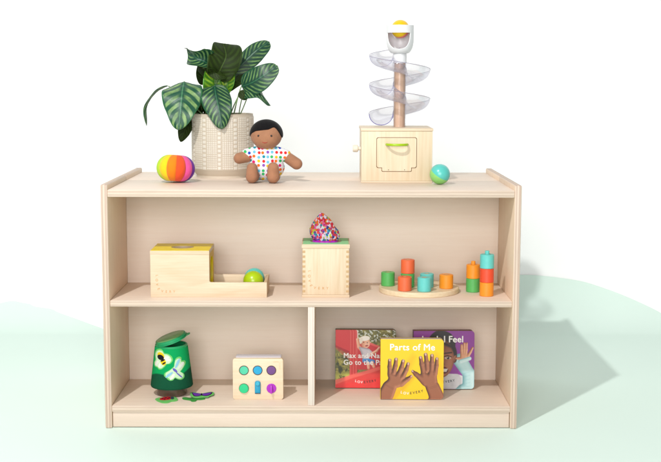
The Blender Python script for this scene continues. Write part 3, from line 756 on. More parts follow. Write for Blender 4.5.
sp = N(nt, 'ShaderNodeSeparateColor'); nt.links.new(vo.outputs['Color'], sp.inputs[0])
pal = [rgb(*c) for c in ((216, 28, 50), (236, 110, 30), (28, 60, 150), (200, 40, 130), (30, 130, 160), (190, 205, 50), (220, 60, 40), (235, 90, 150), (110, 60, 160), (225, 215, 230), (225, 60, 110), (226, 214, 228), (214, 36, 60))]
pc_ = ramp(nt, sp.outputs[1], [(i / len(pal), c) for i, c in enumerate(pal)], 'CONSTANT')
dm = ramp(nt, vo.outputs['Distance'], [(.68, (1, 1, 1, 1)), (.74, (0, 0, 0, 1))])
nt.links.new(mix(nt, dm, rgb(228, 226, 236), pc_), b.inputs['Base Color']); b.inputs['Roughness'].default_value = .7
tag(cloth('play_scarf', [(0, .019), (.08, .0225), (.25, .0275), (.42, .029), (.60, .0235), (.8, .0135), (.93, .006), (1, .002)], .076, 5, -.009, .72, mc_, (xc - .003, YS + DT / 2, zs + HTb - .004)),
    'white crumpled scarf with confetti spots pulled up out of the wooden box', 'scarf')
bm = lathe([(0, -.006), (.026, -.006), (.031, -.001), (.0315, .0012), (.0285, .0034), (.02, .004), (0, .004)], 64, 1, .86)
for v in bm.verts: v.co.z += .0009 * math.sin(9 * math.atan2(v.co.y, v.co.x)) * (1 if Vector(v.co.xy).length > .01 else 0)
o = obj('purple_cloth', bm, plain('purple_silk', rgb(178, 30, 190), .5, .1, 200, .3), None, (xc - .002, YS + DT / 2 - .003, zs + HTb - .001), smooth=3)
tag(o, 'folded purple cloth filling the oval slot of the green lid', 'cloth')

# ------------------------------------------------------------------ peg disc and stacking blocks
dc = Vector((at(418.85, 290, .145).x, .1435, zs)); DR, DTk = .1005, .0128
disc = thing('peg_board', 'round wooden disc board carrying coloured stacking blocks', 'stacking board', dc)
obj('disc', lathe([(0, 0), (DR - .0015, 0), (DR, .0015), (DR, DTk - .002), (DR - .002, DTk), (0, DTk)], 128), wood('disc_wood', rgb(243, 224, 190), rgb(226, 200, 160), 'X', 1.2, .9), disc)
paints = {k: plain('block_' + k, rgb(*c), .42, .03, 40) for k, c in dict(green=(88, 182, 94), coral=(240, 108, 62), teal=(104, 206, 200), orange=(246, 152, 36), red=(236, 78, 44)).items()}
BRr, BHh = .0172, .0345
def make_block(kind, loc, label, group, peg=False):
    t = thing('stacking_block', label, 'block', loc, (0, 0, random.random() * 6), group)
    R, h = BRr, BHh; ri = .0062
    if peg:
        obj('cylinder', lathe([(0, 0), (R - .0012, 0), (R, .0012), (R, h - .0015), (R - .0015, h), (.0062, h), (0, h)], 48), paints[kind], t)
        obj('peg', lathe([(.0055, h), (.0055, h + .0076), (.0046, h + .0088), (0, h + .0088)], 28), paints[kind], t)
    else:
        obj('cylinder', lathe([(0, 0), (R - .0012, 0), (R, .0012), (R, h - .0015), (R - .0015, h), (ri, h), (ri, h - .003), (0, h - .003)], 48), paints[kind], t)
        obj('peg_end', lathe([(.0058, h - .0029), (.0058, h - .0006), (.0052, h - .0002), (0, h - .0002)], 24), PLUG, t)
    return t
zd = zs + DTk
def spot(x, yb, z=None):
    p = onz(x, yb, zd if z is None else z); return Vector((p.x, p.y + BRr, zd if z is None else z))
GB = 'stacking blocks on the round board'; GS = 'blocks in the two free-standing stacks'
make_block('green', spot(388.2, 286.6), 'green block standing alone at the left end of the round board', GB)
gpos = spot(408.0, 287.9)
make_block('green', gpos, 'green block under a coral one at the back of the round board', GB)
make_block('coral', gpos + Vector((0, 0, BHh)), 'coral block stacked on top of a green block on the round board', GB)
make_block('coral', spot(405.1, 291.6), 'coral block standing in front of the coral and green pair', GB)
make_block('teal', spot(424.8, 292.3), 'teal block at the front of the round board', GB)
make_block('teal', spot(427.3, 288.2), 'teal block half hidden behind the other teal block', GB)
make_block('orange', spot(446.8, 289.3), 'orange block standing at the right end of the round board', GB)
s1 = spot(473.6, 292.8, zs); s2 = spot(487.3, 297.0, zs)
make_block('green', s1, 'green block at the bottom of the shorter stack', GS)
make_block('orange', s1 + Vector((0, 0, BHh)), 'orange block with a peg on the green block of the shorter stack', GS, True)
make_block('orange', s2, 'orange block at the bottom of the tallest stack', GS)
make_block('red', s2 + Vector((0, 0, BHh)), 'red block in the middle of the tallest stack', GS)
make_block('teal', s2 + Vector((0, 0, 2 * BHh)), 'teal block with a peg on top of the tallest stack', GS, True)

# ------------------------------------------------------------------ printed art: small 2-D painter for covers and felt prints
class Art:
    def __init__(s, x0, x1, y0, y1, n, bg):
        m = max(2, int(n * (y1 - y0) / (x1 - x0)))
        s.X, s.Y = np.meshgrid(np.linspace(x0, x1, n), np.linspace(y0, y1, m)); s.c = np.zeros(s.X.shape + (3,)); s.c[:] = np.array(bg) / 255.
        s.px = (x1 - x0) / n
    def put(s, d, col, soft=2., a=1.):
        m = np.clip(.5 - d / soft, 0, 1) * a; m = m[..., None]
        s.c = s.c * (1 - m) + (np.array(col) / 255. if not isinstance(col, np.ndarray) else col) * m
    def cap(s, x1, y1, r1, x2, y2, r2):
        dx, dy = x2 - x1, y2 - y1; t = np.clip(((s.X - x1) * dx + (s.Y - y1) * dy) / (dx * dx + dy * dy + 1e-9), 0, 1)
        return np.hypot(s.X - x1 - t * dx, s.Y - y1 - t * dy) - (r1 + (r2 - r1) * t)
    def ell(s, cx, cy, rx, ry, ang=0):
        c, q = math.cos(ang), math.sin(ang); u = (s.X - cx) * c + (s.Y - cy) * q; v = -(s.X - cx) * q + (s.Y - cy) * c
        return (np.hypot(u / rx, v / ry) - 1) * min(rx, ry)
    def poly(s, P):
        d = np.full(s.X.shape, 1e9); ins = np.zeros(s.X.shape, bool); n = len(P)
        for i in range(n):
            (xa, ya), (xb, yb) = P[i], P[(i + 1) % n]
            d = np.minimum(d, s.cap(xa, ya, 0, xb, yb, 0))
            cr = ((ya > s.Y) != (yb > s.Y)) & (s.X < (xb - xa) * (s.Y - ya) / (yb - ya + 1e-12) + xa); ins ^= cr
        return np.where(ins, -d, d)
    def noise(s, sc, seed, oct=3):
        r = np.random.default_rng(seed); out = np.zeros(s.X.shape); amp = 1.
        for o in range(oct):
            g = r.random((64, 64)); u = (s.X / sc * 2 ** o) % 63; v = (s.Y / sc * 2 ** o) % 63
            i, j = u.astype(int), v.astype(int); fu, fv = u - i, v - j; fu = fu * fu * (3 - 2 * fu); fv = fv * fv * (3 - 2 * fv)
            out += amp * (g[j, i] * (1 - fu) * (1 - fv) + g[j, (i + 1) % 64] * fu * (1 - fv) + g[(j + 1) % 64, i] * (1 - fu) * fv + g[(j + 1) % 64, (i + 1) % 64] * fu * fv); amp *= .5
        return out / 1.75
    def blur(s, h, k):
        for _ in range(3):
            for ax_ in (0, 1): h = sum(np.roll(h, i, ax_) for i in range(-k, k + 1)) / (2 * k + 1)
        return h
    def form(s, ds, base, dark, light, R=14, k=6, lx=-.45, ly=-.45, blur=1):
        """print of a rounded form: union of the outlines, modelled like the photograph on the cover"""
        D = ds[0]
        for d in ds[1:]:
            hh_ = np.clip(.5 + .5 * (D - d) / k, 0, 1); D = D * (1 - hh_) + d * hh_ - k * hh_ * (1 - hh_)
        t = np.clip(-D / R, 0, 1); h = R * np.sqrt(1 - (1 - t) ** 2); h = s.blur(h, blur)
        gy, gx = np.gradient(h, s.px); nz = 1 / np.sqrt(1 + gx * gx + gy * gy)
        sh = np.clip((-gx * lx - gy * ly) * nz * -1 * -1 + .72 * nz, 0, 1.2)
        sh = np.clip(sh / .9, 0, 1); b_, d_, l_ = (np.array(v) / 255. for v in (base, dark, light))
        col = np.where(sh[..., None] < .7, d_ + (b_ - d_) * (sh[..., None] / .7), b_ + (l_ - b_) * ((sh[..., None] - .7) / .3))
        s.put(D, col, 2.0); return D
def mesh_grid(X, Y, Z, rgbarr, name):
    m, n = X.shape; V = np.stack([X, Y, Z], -1).reshape(-1, 3)
    idx = np.arange(m * n).reshape(m, n); F = np.stack([idx[:-1, :-1], idx[1:, :-1], idx[1:, 1:], idx[:-1, 1:]], -1).reshape(-1, 4)
    me = bpy.data.meshes.new(name); me.from_pydata(V.tolist(), [], F.tolist())
    c = np.clip(rgbarr, 0, 1); lin = np.where(c <= .04045, c / 12.92, ((c + .055) / 1.055) ** 2.4)
    full = np.ones((m * n, 4), np.float32); full[:, :3] = lin.reshape(-1, 3) * KA
    me.color_attributes.new('Col', 'FLOAT_COLOR', 'POINT').data.foreach_set('color', full.reshape(-1)); return me

# ------------------------------------------------------------------ board books
PRINT = vcol('printed_board', .38, .4)
mpg, nt, b = nodes('page_edges')
k = noise(nt, coords(nt, (4, 900, 4)), 1.5, 3); nt.links.new(ramp(nt, k, [(.3, rgb(226, 212, 206)), (.5, rgb(244, 234, 230)), (.75, rgb(250, 244, 242))]), b.inputs['Base Color']); b.inputs['Roughness'].default_value = .7
mpd, nt, b = nodes('brown_page_edges')
k = noise(nt, coords(nt, (4, 900, 4)), 1.5, 3); nt.links.new(ramp(nt, k, [(.3, rgb(96, 66, 48)), (.5, rgb(160, 120, 92)), (.75, rgb(190, 160, 136))]), b.inputs['Base Color']); b.inputs['Roughness'].default_value = .7
WHT = plain('white_lettering', rgb(250, 248, 244), .5); INKB = plain('black_lettering', rgb(30, 26, 26), .5)
BKW, BKH, BKT = .155, .1495, .029
def book(label, loc, rz, lean, art, pages, spine, n):
    t = thing('board_book', label, 'book', loc, (-lean, 0, rz), 'board books on the bottom shelf')
    r = .0085
    obj('page_block', prism(rrect(.0006, BKW - .0006, .0004, BKH - .0004, (r, .001, .001, r), 8), BKT - .002, 'XZ', .0008), pages, t)
    obj('back_cover', prism(rrect(0, BKW, 0, BKH, (r, .001, .001, r), 8), .0012, 'XZ', BKT - .0012), spine, t)
    obj('spine', box(-.0006, .0005, .0003, BKT - .0003, .0003, BKH - .0003, bev=.0002, seg=1), spine, t)
    m_, n_ = art.X.shape; U, V_ = np.meshgrid(np.linspace(0, 1, n_), np.linspace(1, 0, m_)); z = V_ * BKH
    dz = np.minimum(z, BKH - z); xm = np.where(dz < r, BKW - r + np.sqrt(np.maximum(r * r - (r - dz) ** 2, 0)), BKW)
    me = mesh_grid(U * xm, np.zeros_like(U), z, art.c, 'cover'); cov = link('front_cover', me, PRINT, t, smooth=3)
    bmb = prism(rrect(.0001, BKW - .0001, .0001, BKH - .0001, (r, .001, .001, r), 8), .0007, 'XZ', .0001)
    obj('cover_board', bmb, plain('cover_board_' + n, rgb(222, 208, 204), .6), t)
    return t, cov
def brand_smile(cov, xs, zs_, size, y=-.0003):
    """white italic-tilting LOV and dark EVERY along a shallow arc"""
    for part, name, m in ((range(0, 3), 'white_logo', WHT), (range(3, 8), 'dark_logo', INKB)):
        text_on(name, [('LOVEVERY'[k], xs[k][0], xs[k][1], xs[k][2]) for k in part], size, m, cov, .01, y)

# front book: two hands on yellow
A = Art(33, 418, 62, 432, 230, (246, 202, 14))
A.c *= (1 + .025 * (A.noise(180, 3) - .5))[..., None]
for P in (((150, 330), (190, 200), (228, 150), (250, 170), (215, 250), (240, 300), (165, 400)), ((330, 200), (372, 140), (400, 170), (418, 240), (418, 330), (380, 300))):
    A.put(A.poly(P), (230, 180, 12), 26, .75)
A.put(A.poly(((60, 432), (140, 340), (235, 290), (240, 300), (150, 400), (125, 432))), (226, 174, 10), 14, .7)
SKB, SKD, SKL = (142, 84, 58), (66, 33, 22), (184, 120, 88)
def hand(fingers, palm, arm, thumb):
    fingers = [[(x_, y_, q_ * 1.28) for x_, y_, q_ in f] for f in fingers]; thumb = [(x_, y_, q_ * 1.25) for x_, y_, q_ in thumb]
    ds = [A.cap(*c) for c in arm] + [A.cap(*c) for c in palm]
    for f in fingers + [thumb]:
        for i in range(len(f) - 1): ds.append(A.cap(*f[i], *f[i + 1]))
    A.form(ds, SKB, SKD, SKL, 17, 7, lx=.42, ly=.42, blur=1)
    for f in fingers + [thumb]:                                   # knuckle creases and nails
        (xa, ya, ra), (xb, yb, rb) = f[0], f[1]; L_ = math.hypot(xa - xb, ya - yb); ux, uy = (xa - xb) / L_, (ya - yb) / L_
        A.put(A.ell(xa + ux * ra * .25, ya + uy * ra * .25, ra * .58, ra * .80, math.atan2(uy, ux) + PI / 2), (220, 186, 176), 2.5, .75)
        A.put(A.ell(xa + ux * ra * .1, ya + uy * ra * .1, ra * .40, ra * .60, math.atan2(uy, ux) + PI / 2), (222, 176, 164), 3, .6)
        for kx, ky, kr in f[1:-1]:
            for q in (-2.2, 0, 2.2):
                A.put(A.cap(kx + ux * q - uy * kr * .55, ky + uy * q + ux * kr * .55, .3, kx + ux * q + uy * kr * .55, ky + uy * q - ux * kr * .55, .3), (96, 50, 34), 2.4, .45)
Lf = [[(88, 193, 8.5), (87, 232, 9.5), (88, 272, 11)], [(127, 187, 9), (122, 228, 10.5), (112, 272, 12)], [(170, 198, 9), (160, 238, 10.5), (144, 276, 12)], [(201, 215, 8.5), (189, 252, 10), (170, 292, 12)]]
hand(Lf, [(95, 285, 20, 118, 318, 40), (140, 288, 20, 130, 322, 40), (160, 300, 14, 140, 330, 22), (112, 320, 34, 84, 362, 38)], [(86, 360, 44, 50, 440, 52)], [(220, 291, 7), (198, 309, 10.5), (160, 336, 16)])
Rf = [[(277, 176, 8.5), (284, 216, 10.5), (294, 262, 12)], [(308, 157, 9), (314, 202, 10.5), (318, 252, 12)], [(347, 163, 9), (346, 208, 10.5), (344, 256, 12)], [(377, 183, 8), (375, 224, 9.5), (368, 270, 11)]]
hand(Rf, [(298, 278, 20, 316, 316, 38), (345, 270, 22, 342, 318, 40), (365, 280, 14, 352, 320, 26), (328, 318, 34, 352, 362, 38)], [(354, 360, 42, 386, 440, 47)], [(229, 260, 7), (250, 278, 11), (292, 312, 18)])
for x1, y1, x2, y2 in ((99, 268, 102, 288), (128, 272, 126, 292), (157, 282, 152, 300), (306, 258, 308, 280), (331, 254, 331, 276), (356, 262, 355, 282)):
    A.put(A.cap(x1, y1, 1.2, x2, y2, .4), (84, 42, 28), 3, .8)
for x1, y1, x2, y2 in ((58, 338, 112, 366), (62, 346, 108, 372), (330, 360, 392, 342), (334, 368, 392, 350)):
    A.put(A.cap(x1, y1, .8, x2, y2, .8), (104, 58, 40), 3, .5)
p0 = onz(380.6, 400.0, ZB); p1 = onz(442.9, 400.6, ZB)
bk, cov = book('yellow board book of two small hands, standing in front of the other two', (p0.x, p0.y, ZB + .0022), -.01, .07, A, mpg, plain('yellow_spine', rgb(238, 196, 20), .5), 'a')
def bx2(x, y, x0=33., x1=418., y0=62., y1=432.): return (x - x0) / (x1 - x0) * BKW, (1 - (y - y0) / (y1 - y0)) * BKH
xa, za = bx2(226, 130)
text('title', 'Parts of Me', .0226, WHT, cov, (xa, -.0004, za), bold=.018, align='CENTER', spacing=1.06)
xs = [bx2(x, y) + (an,) for x, y, an in ((161, 388, -.15), (181, 394, -.12), (200, 396, -.05), (218, 394, .05), (236, 391, .1), (253, 388, .14), (270, 385, .18), (287, 381, .22))]
brand_smile(cov, xs, 0, .0088)

# left book: a toddler on a red slide
A = Art(33, 427, 36, 422, 230, (150, 150, 70))
nz1 = A.noise(22, 11, 4); nz2 = A.noise(9, 12, 3)
tree = np.stack([60 + 130 * nz1, 66 + 110 * nz1, 34 + 50 * nz1], -1) / 255.
A.c = tree * (.55 + .8 * nz2[..., None])
A.put(A.ell(120, 345, 120, 26), (196, 196, 84), 30, .8)
A.put(np.where((nz2 > .62) & (A.Y < 120), -1., 1.), (226, 232, 238), 1, .8)
A.put(np.where((nz1 < .40) & (A.Y > 150), -1., 1.), (38, 48, 30), 1, .6)
A.put(A.poly(((33, 30), (150, 30), (150, 196), (120, 196), (33, 140))), (214, 52, 58), 3)
A.put(A.poly(((33, 138), (124, 178), (124, 198), (33, 150))), (176, 30, 40), 3)
A.put(A.poly(((33, 150), (130, 200), (150, 260), (33, 160))), (200, 60, 60), 4, .5)
A.put(A.poly(((126, 30), (176, 30), (176, 360), (126, 360))), (208, 50, 52), 3)
for x in (132, 150, 168): A.put(A.cap(x, 30, 2.5, x, 360, 2.5), (236, 112, 104), 5, .8)
A.put(A.poly(((174, 30), (180, 30), (184, 250), (176, 250))), (240, 224, 220), 3, .9)
A.put(A.poly(((176, 110), (240, 120), (330, 150), (427, 170), (427, 300), (176, 300))), (206, 44, 52), 4)
A.put(A.poly(((250, 116), (330, 146), (427, 168), (427, 182), (330, 160), (250, 130))), (232, 96, 92), 4)
A.put(A.poly(((33, 396), (140, 340), (260, 300), (427, 240), (427, 430), (33, 430))), (222, 60, 54), 3)
A.put(A.poly(((33, 370), (150, 330), (280, 292), (427, 240), (427, 262), (280, 316), (150, 356), (33, 400))), (240, 104, 92), 6, .9)
A.put(A.poly(((33, 404), (427, 330), (427, 430), (33, 430))), (230, 48, 46), 8, .8)
A.c = np.where((A.Y > 300)[..., None] & (A.c[..., :1] > .75), A.c * (.94 + .12 * A.noise(50, 5)[..., None]), A.c)
A.form([A.ell(228, 122, 30, 36)], (236, 170, 138), (196, 118, 92), (250, 204, 178), 30, 4, .4, .3)
A.put(A.ell(224, 92, 34, 17, -.1), (244, 236, 226), 4); A.put(A.ell(198, 108, 12, 22, .3), (236, 224, 208), 4)
A.put(A.ell(240, 120, 4, 3), (80, 50, 44), 2); A.put(A.ell(216, 118, 4, 3), (80, 50, 44), 2); A.put(A.ell(236, 141, 10, 5, -.2), (170, 60, 60), 3); A.put(A.ell(240, 129, 4, 4), (220, 140, 112), 3, .7)
A.form([A.cap(176, 100, 9, 186, 150, 11), A.cap(186, 150, 11, 205, 168, 14)], (232, 164, 130), (190, 110, 84), (246, 196, 168), 10, 4)
A.form([A.poly(((184, 148), (214, 152), (252, 160), (276, 184), (280, 206), (256, 214), (250, 232), (212, 232), (200, 190)))], (206, 198, 206), (150, 140, 152), (232, 228, 232), 18, 4, .4, .3)
for k in range(6): A.put(A.cap(196 + k * 9, 160 + k * 3, .8, 216 + k * 8, 226, .8), (168, 150, 164), 3, .45)
A.form([A.cap(268, 196, 10, 300, 176, 8), A.cap(300, 176, 8, 318, 154, 7)], (234, 166, 134), (190, 110, 84), (248, 200, 172), 8, 4)
A.form([A.poly(((208, 228), (250, 226), (290, 236), (292, 258), (262, 264), (244, 254), (210, 252)))], (44, 118, 196), (24, 72, 140), (86, 158, 222), 12, 3)
A.form([A.cap(272, 254, 12, 284, 282, 9), A.cap(246, 258, 11, 250, 290, 9)], (234, 166, 134), (190, 110, 84), (248, 200, 172), 9, 3)
p0 = onz(335.3, 388.6, ZB)
bk, cov = book('red board book of a toddler on a slide, leaning behind the yellow one', (p0.x, p0.y, ZB + .0022), -.02, .07, A, mpd, plain('teal_spine', rgb(60, 104, 100), .5), 'b')
B2x = dict(x0=33., x1=427., y0=36., y1=422.)
xa, za = bx2(85, 222, **B2x); text('title', 'Max and Nana', .0180, WHT, cov, (xa, -.0004, za), bold=.018, spacing=1.05)
xa, za = bx2(85, 267, **B2x); text('title', 'Go to the Park', .0180, WHT, cov, (xa, -.0004, za), bold=.018, spacing=1.05)
xs = [bx2(x, y, **B2x) + (an,) for x, y, an in ((167, 375, -.15), (186, 381, -.12), (205, 383, -.05), (223, 382, .05), (241, 380, .1), (258, 377, .14), (275, 375, .18), (292, 372, .22))]
brand_smile(cov, xs, 0, .0088)

# right book: a smiling child raising a hand on purple
A = Art(22, 424, 42, 434, 230, (140, 62, 150))
A.c *= (1 + .10 * (A.noise(200, 8) - .5) - .10 * ((A.X - 300) / 300) * 0)[..., None]
A.put(A.poly(((80, 434), (120, 352), (190, 336), (250, 330), (312, 332), (360, 350), (372, 434))), (206, 206, 210), 4)
A.c = np.where((A.Y > 330)[..., None] & (np.abs(A.c - 206 / 255.).max(-1, keepdims=True) < .05), A.c * (.9 + .2 * A.noise(40, 6)[..., None]), A.c)
A.form([A.cap(330, 240, 46, 388, 330, 40), A.cap(388, 330, 40, 390, 430, 44), A.cap(390, 430, 40, 350, 440, 40)], (176, 216, 218), (110, 160, 166), (214, 238, 238), 34, 8, .4, .3)
for k in range(5): A.put(A.cap(352 + 6 * k, 330 + 22 * k, 1.5, 396, 318 + 24 * k, .5), (128, 178, 184), 6, .5)
A.put(A.ell(206, 130, 92, 92), (46, 38, 40), 5); A.put(A.ell(286, 190, 22, 56, -.1), (46, 38, 40), 6)
A.form([A.ell(206, 226, 84, 128), A.ell(198, 290, 60, 66)], (136, 80, 58), (66, 36, 28), (182, 122, 92), 70, 10, .45, .3)
A.put(A.poly(((110, 150), (206, 106), (290, 150), (296, 200), (270, 156), (206, 128), (140, 160))), (44, 36, 38), 14, .95)
A.form([A.ell(296, 232, 13, 26, .2)], (124, 72, 52), (70, 38, 28), (160, 104, 78), 10, 4)
for cx in (150, 248):
    A.put(A.ell(cx, 225, 21, 8), (214, 196, 188), 3); A.put(A.ell(cx + 2, 224, 9, 8.5), (34, 22, 20), 3); A.put(A.ell(cx - 1, 220, 3, 3), (230, 225, 225), 2)
    A.put(A.cap(cx - 26, 216, 2, cx, 208, 2.6), (40, 24, 22), 3); A.put(A.cap(cx, 208, 2.6, cx + 26, 217, 2), (40, 24, 22), 3); A.put(A.cap(cx - 28, 194, 3, cx + 24, 188, 4.5), (46, 28, 24), 5, .9)
A.put(A.ell(200, 266, 26, 15), (98, 54, 42), 8, .7); A.put(A.ell(212, 268, 7, 4.5), (50, 26, 22), 4); A.put(A.ell(188, 268, 7, 4.5), (50, 26, 22), 4)
A.put(A.ell(204, 308, 48, 27), (92, 30, 32), 4); A.put(A.poly(((160, 298), (250, 296), (240, 318), (170, 318))), (238, 232, 224), 4); A.put(A.ell(204, 336, 26, 10), (190, 110, 106), 5, .9)
HB_, HD_, HL_ = (208, 146, 112), (142, 84, 60), (236, 184, 152)
ds = []
for f in ([(338, 138, 7.5), (339, 172, 9), (342, 205, 11)], [(356, 126, 7.5), (356, 165, 9), (355, 202, 11)], [(373, 126, 7.5), (371, 168, 9), (366, 206, 11)], [(412, 156, 7), (398, 184, 9), (380, 214, 12)], [(304, 226, 7), (322, 228, 9), (342, 232, 12)]):
    ds += [A.cap(*f[0], *f[1]), A.cap(*f[1], *f[2])]
ds += [A.cap(350, 212, 20, 348, 236, 19), A.cap(362, 210, 18, 350, 234, 18)]
A.form(ds, HB_, HD_, HL_, 12, 5, .4, .4)
A.form([A.cap(332, 248, 14, 392, 228, 13)], (196, 228, 228), (130, 176, 180), (220, 240, 240), 12, 4, .4, .3)
p0 = onz(413.5, 390.0, ZB)
bk, cov = book('purple board book of a smiling child waving, at the right behind the yellow one', (p0.x, p0.y, ZB + .0022), .015, .07, A, mpd, plain('purple_spine', rgb(110, 50, 120), .5), 'c')
B3x = dict(x0=22., x1=424., y0=42., y1=434.)
xa, za = bx2(352, 118, **B3x); text('title', 'Look I Feel', .0232, WHT, cov, (xa, -.0004, za), bold=.018, align='RIGHT', spacing=1.02)
xs = [bx2(x, y, **B3x) + (an,) for x, y, an in ((168, 374, -.15), (186, 381, -.12), (203, 384, -.05), (220, 384, .05), (238, 383, .1), (255, 381, .14), (271, 379, .18), (288, 376, .22))]
brand_smile(cov, xs, 0, .0088)

# ------------------------------------------------------------------ bug jar
YJ = .115; jc = at(172, 390, YJ); zj = ZB
jar = thing('bug_jar', 'green felt jar with bug patches and its lid tilted open', 'toy jar', (jc.x, YJ, zj))
def jz(y, Yq=YJ): return at(172, y, Yq).z - zj
kx = (at(192.6, 380, YJ).x - at(151.9, 380, YJ).x) / 40.7
Rb, Rt = 20.4 * kx, 15.6 * kx; z_b, z_t = .0222, .1235
def jr(z): return Rb + (Rt - Rb) * (z - z_b) / (z_t - z_b)
nu, nv = 160, 70
an = np.linspace(0, 2 * PI, nu + 1); zv = np.linspace(0, 1, nv + 1); AN, ZV = np.meshgrid(an, zv); Zc = z_b + (z_t - z_b) * ZV; Rc = jr(Zc)
Rc = np.where(ZV < .02, Rc - .0015, Rc)
wave_ = .060 + .006 * np.cos(AN) + .005 * np.sin(AN * 3 + 2.0)
m_ = np.clip((Zc - wave_) / .0022 + .5, 0, 1)[..., None]
colr = np.array((22, 84, 58)) / 255. * (1 - m_) + np.array((16, 164, 92)) / 255. * m_
me = mesh_grid(Rc * np.cos(AN), Rc * np.sin(AN), Zc, colr, 'jar_body'); bm = bmesh.new(); bm.from_mesh(me); bmesh.ops.remove_doubles(bm, verts=bm.verts, dist=1e-6); bm.to_mesh(me); bm.free()
o = link('felt_body', me, vcol('felt_green', .95, .1, .8), jar, smooth=3); md = o.modifiers.new('thick', 'SOLIDIFY'); md.thickness = .002; md.offset = -1
GRIM = plain('green_plastic', rgb(20, 164, 100), .42, .03)
obj('rim', lathe([(Rt - .0035, z_t - .008), (Rt + .0006, z_t - .006), (Rt + .0012, z_t), (Rt + .0012, z_t + .0045), (Rt - .0005, z_t + .006), (Rt - .0035, z_t + .0055), (Rt - .0035, z_t - .008)], 72, cap=False), GRIM, jar)
obj('inside', lathe([(0, z_b + .002), (Rb - .003, z_b + .002), (Rt - .0032, z_t + .002)], 60, cap=False), plain('jar_inside', rgb(16, 48, 34), .9), jar)
RB = 15.1 * kx
mb_, nt, b = nodes('smoky_plastic'); b.inputs['Base Color'].default_value = rgb(98, 78, 66); b.inputs['Roughness'].default_value = .25
obj('base_cup', lathe([(0, 0), (RB - .004, 0), (RB - .001, .0012), (RB, .004), (RB - .001, .0225), (0, .0228)], 64), mb_, jar)
obj('hem', lathe([(Rb - .012, z_b + .0005), (Rb - .001, z_b + .0002), (Rb + .0004, z_b + .0015), (Rb, z_b + .003)], 72, cap=False), plain('felt_hem', rgb(18, 70, 48), .9), jar)
RL = 16.9 * kx
lidt = thing('jar_lid', 'green round plastic lid lying tilted across the open top of the felt jar', 'lid', (0, 0, 0))
LIDM = plain('lid_plastic', rgb(24, 160, 100), .32, .03)
obj('disc', lathe([(0, .0075), (RL - .006, .0078), (RL - .0035, .0068), (RL - .0032, .0012), (RL - .0002, .0008), (RL, 0), (RL - .0003, -.0012), (RL - .005, -.0016), (RL - .0055, .003), (0, .004)], 72), LIDM, lidt, smooth=.5)
obj('top_reflection', lathe([(0, .0079), (RL - .0075, .0081), (RL - .0068, .0078), (0, .0076)], 72), plain('lid_reflection', rgb(118, 172, 110), .25, .05), lidt)  # tan reflection on the lid's top, painted as a thin paler disc
bm = prism([(RL - .003, -.010), (RL + .002, -.0095), (RL + .0065, -.006), (RL + .0075, 0), (RL + .0065, .006), (RL + .002, .0095), (RL - .003, .010)], .0016, 'XY', -.0008, .0004, 1); obj('pull_tab', bm, LIDM, lidt)
ll = at(171.8, 335.6, YJ)
lidt.location = (ll.x - .001, YJ - .004, zj + z_t + .0175); lidt.rotation_euler = (.10, -.32, .0)

# ------------------------------------------------------------------ felt bugs
FGREEN = plain('felt_light_green', rgb(120, 206, 112), .95, .06, 80, .8, 900, spec=.1); FDEEP = plain('felt_leaf_green', rgb(70, 158, 72), .95, .06, 80, .8, 900, spec=.1)
FPALE = plain('felt_pale', rgb(206, 236, 196), .95, .06, 80, .6, 900, spec=.1)
FPRINT = vcol('printed_felt', .9, .1, .5)
def smooth_out(P, n=10):
    out = []; m = len(P)
    for i in range(m):
        p0, p1, p2, p3 = (P[(i + k) % m] for k in (-1, 0, 1, 2))
        for k in range(n):
            t = k / n; out.append(tuple(.5 * (2 * p1[j] + (p2[j] - p0[j]) * t + (2 * p0[j] - 5 * p1[j] + 4 * p2[j] - p3[j]) * t * t + (3 * p1[j] - p0[j] - 3 * p2[j] + p3[j]) * t ** 3) for j in (0, 1)))
    return out
def bug_mesh(P, thick, warp, name, layer=0., rings=14):
    """closed felt piece from a rounded outline; warp(x, y, d) -> point"""
    P = smooth_out(P); n = len(P); cx = sum(p[0] for p in P) / n; cy = sum(p[1] for p in P) / n
    bm = bmesh.new(); top = []; bot = []
    def w(x, y, d): return bm.verts.new(warp(x, y, d))
    ct, cb = w(cx, cy, layer + thick), w(cx, cy, layer)
    for r in range(1, rings + 1):
        k = r / rings; e = thick * (1 if r < rings else .75)
        top.append([w(cx + (x - cx) * k, cy + (y - cy) * k, layer + e) for x, y in P]); bot.append([w(cx + (x - cx) * k, cy + (y - cy) * k, layer) for x, y in P])
    for S, c in ((top, ct), (bot, cb)):
        for i in range(n):
            j = (i + 1) % n; bm.faces.new((c, S[0][i], S[0][j]))
            for r in range(rings - 1): bm.faces.new((S[r][i], S[r + 1][i], S[r + 1][j], S[r][j]))
    for i in range(n): j = (i + 1) % n; bm.faces.new((top[-1][i], bot[-1][i], bot[-1][j], top[-1][j]))
    return bm
J0 = Vector((jc.x, YJ, zj))
def cone_warp(cx_, cy_):
    """piece drawn in photo pixels about (cx_, cy_), laid on the jar's front"""
    def f(x, y, d):
        xx = (x - 172.0) * kx; z = jz(y, YJ - .036); r = jr(z) + .0006 + d; an_ = math.asin(max(-.98, min(.98, xx / r)))
        return Vector((r * math.sin(an_), -r * math.cos(an_), z)) + J0 - W0
    return f
def c6(x, y): return 150 + x * 45 / 462., 340 + y * 45 / 462.     # from the enlarged view of the jar
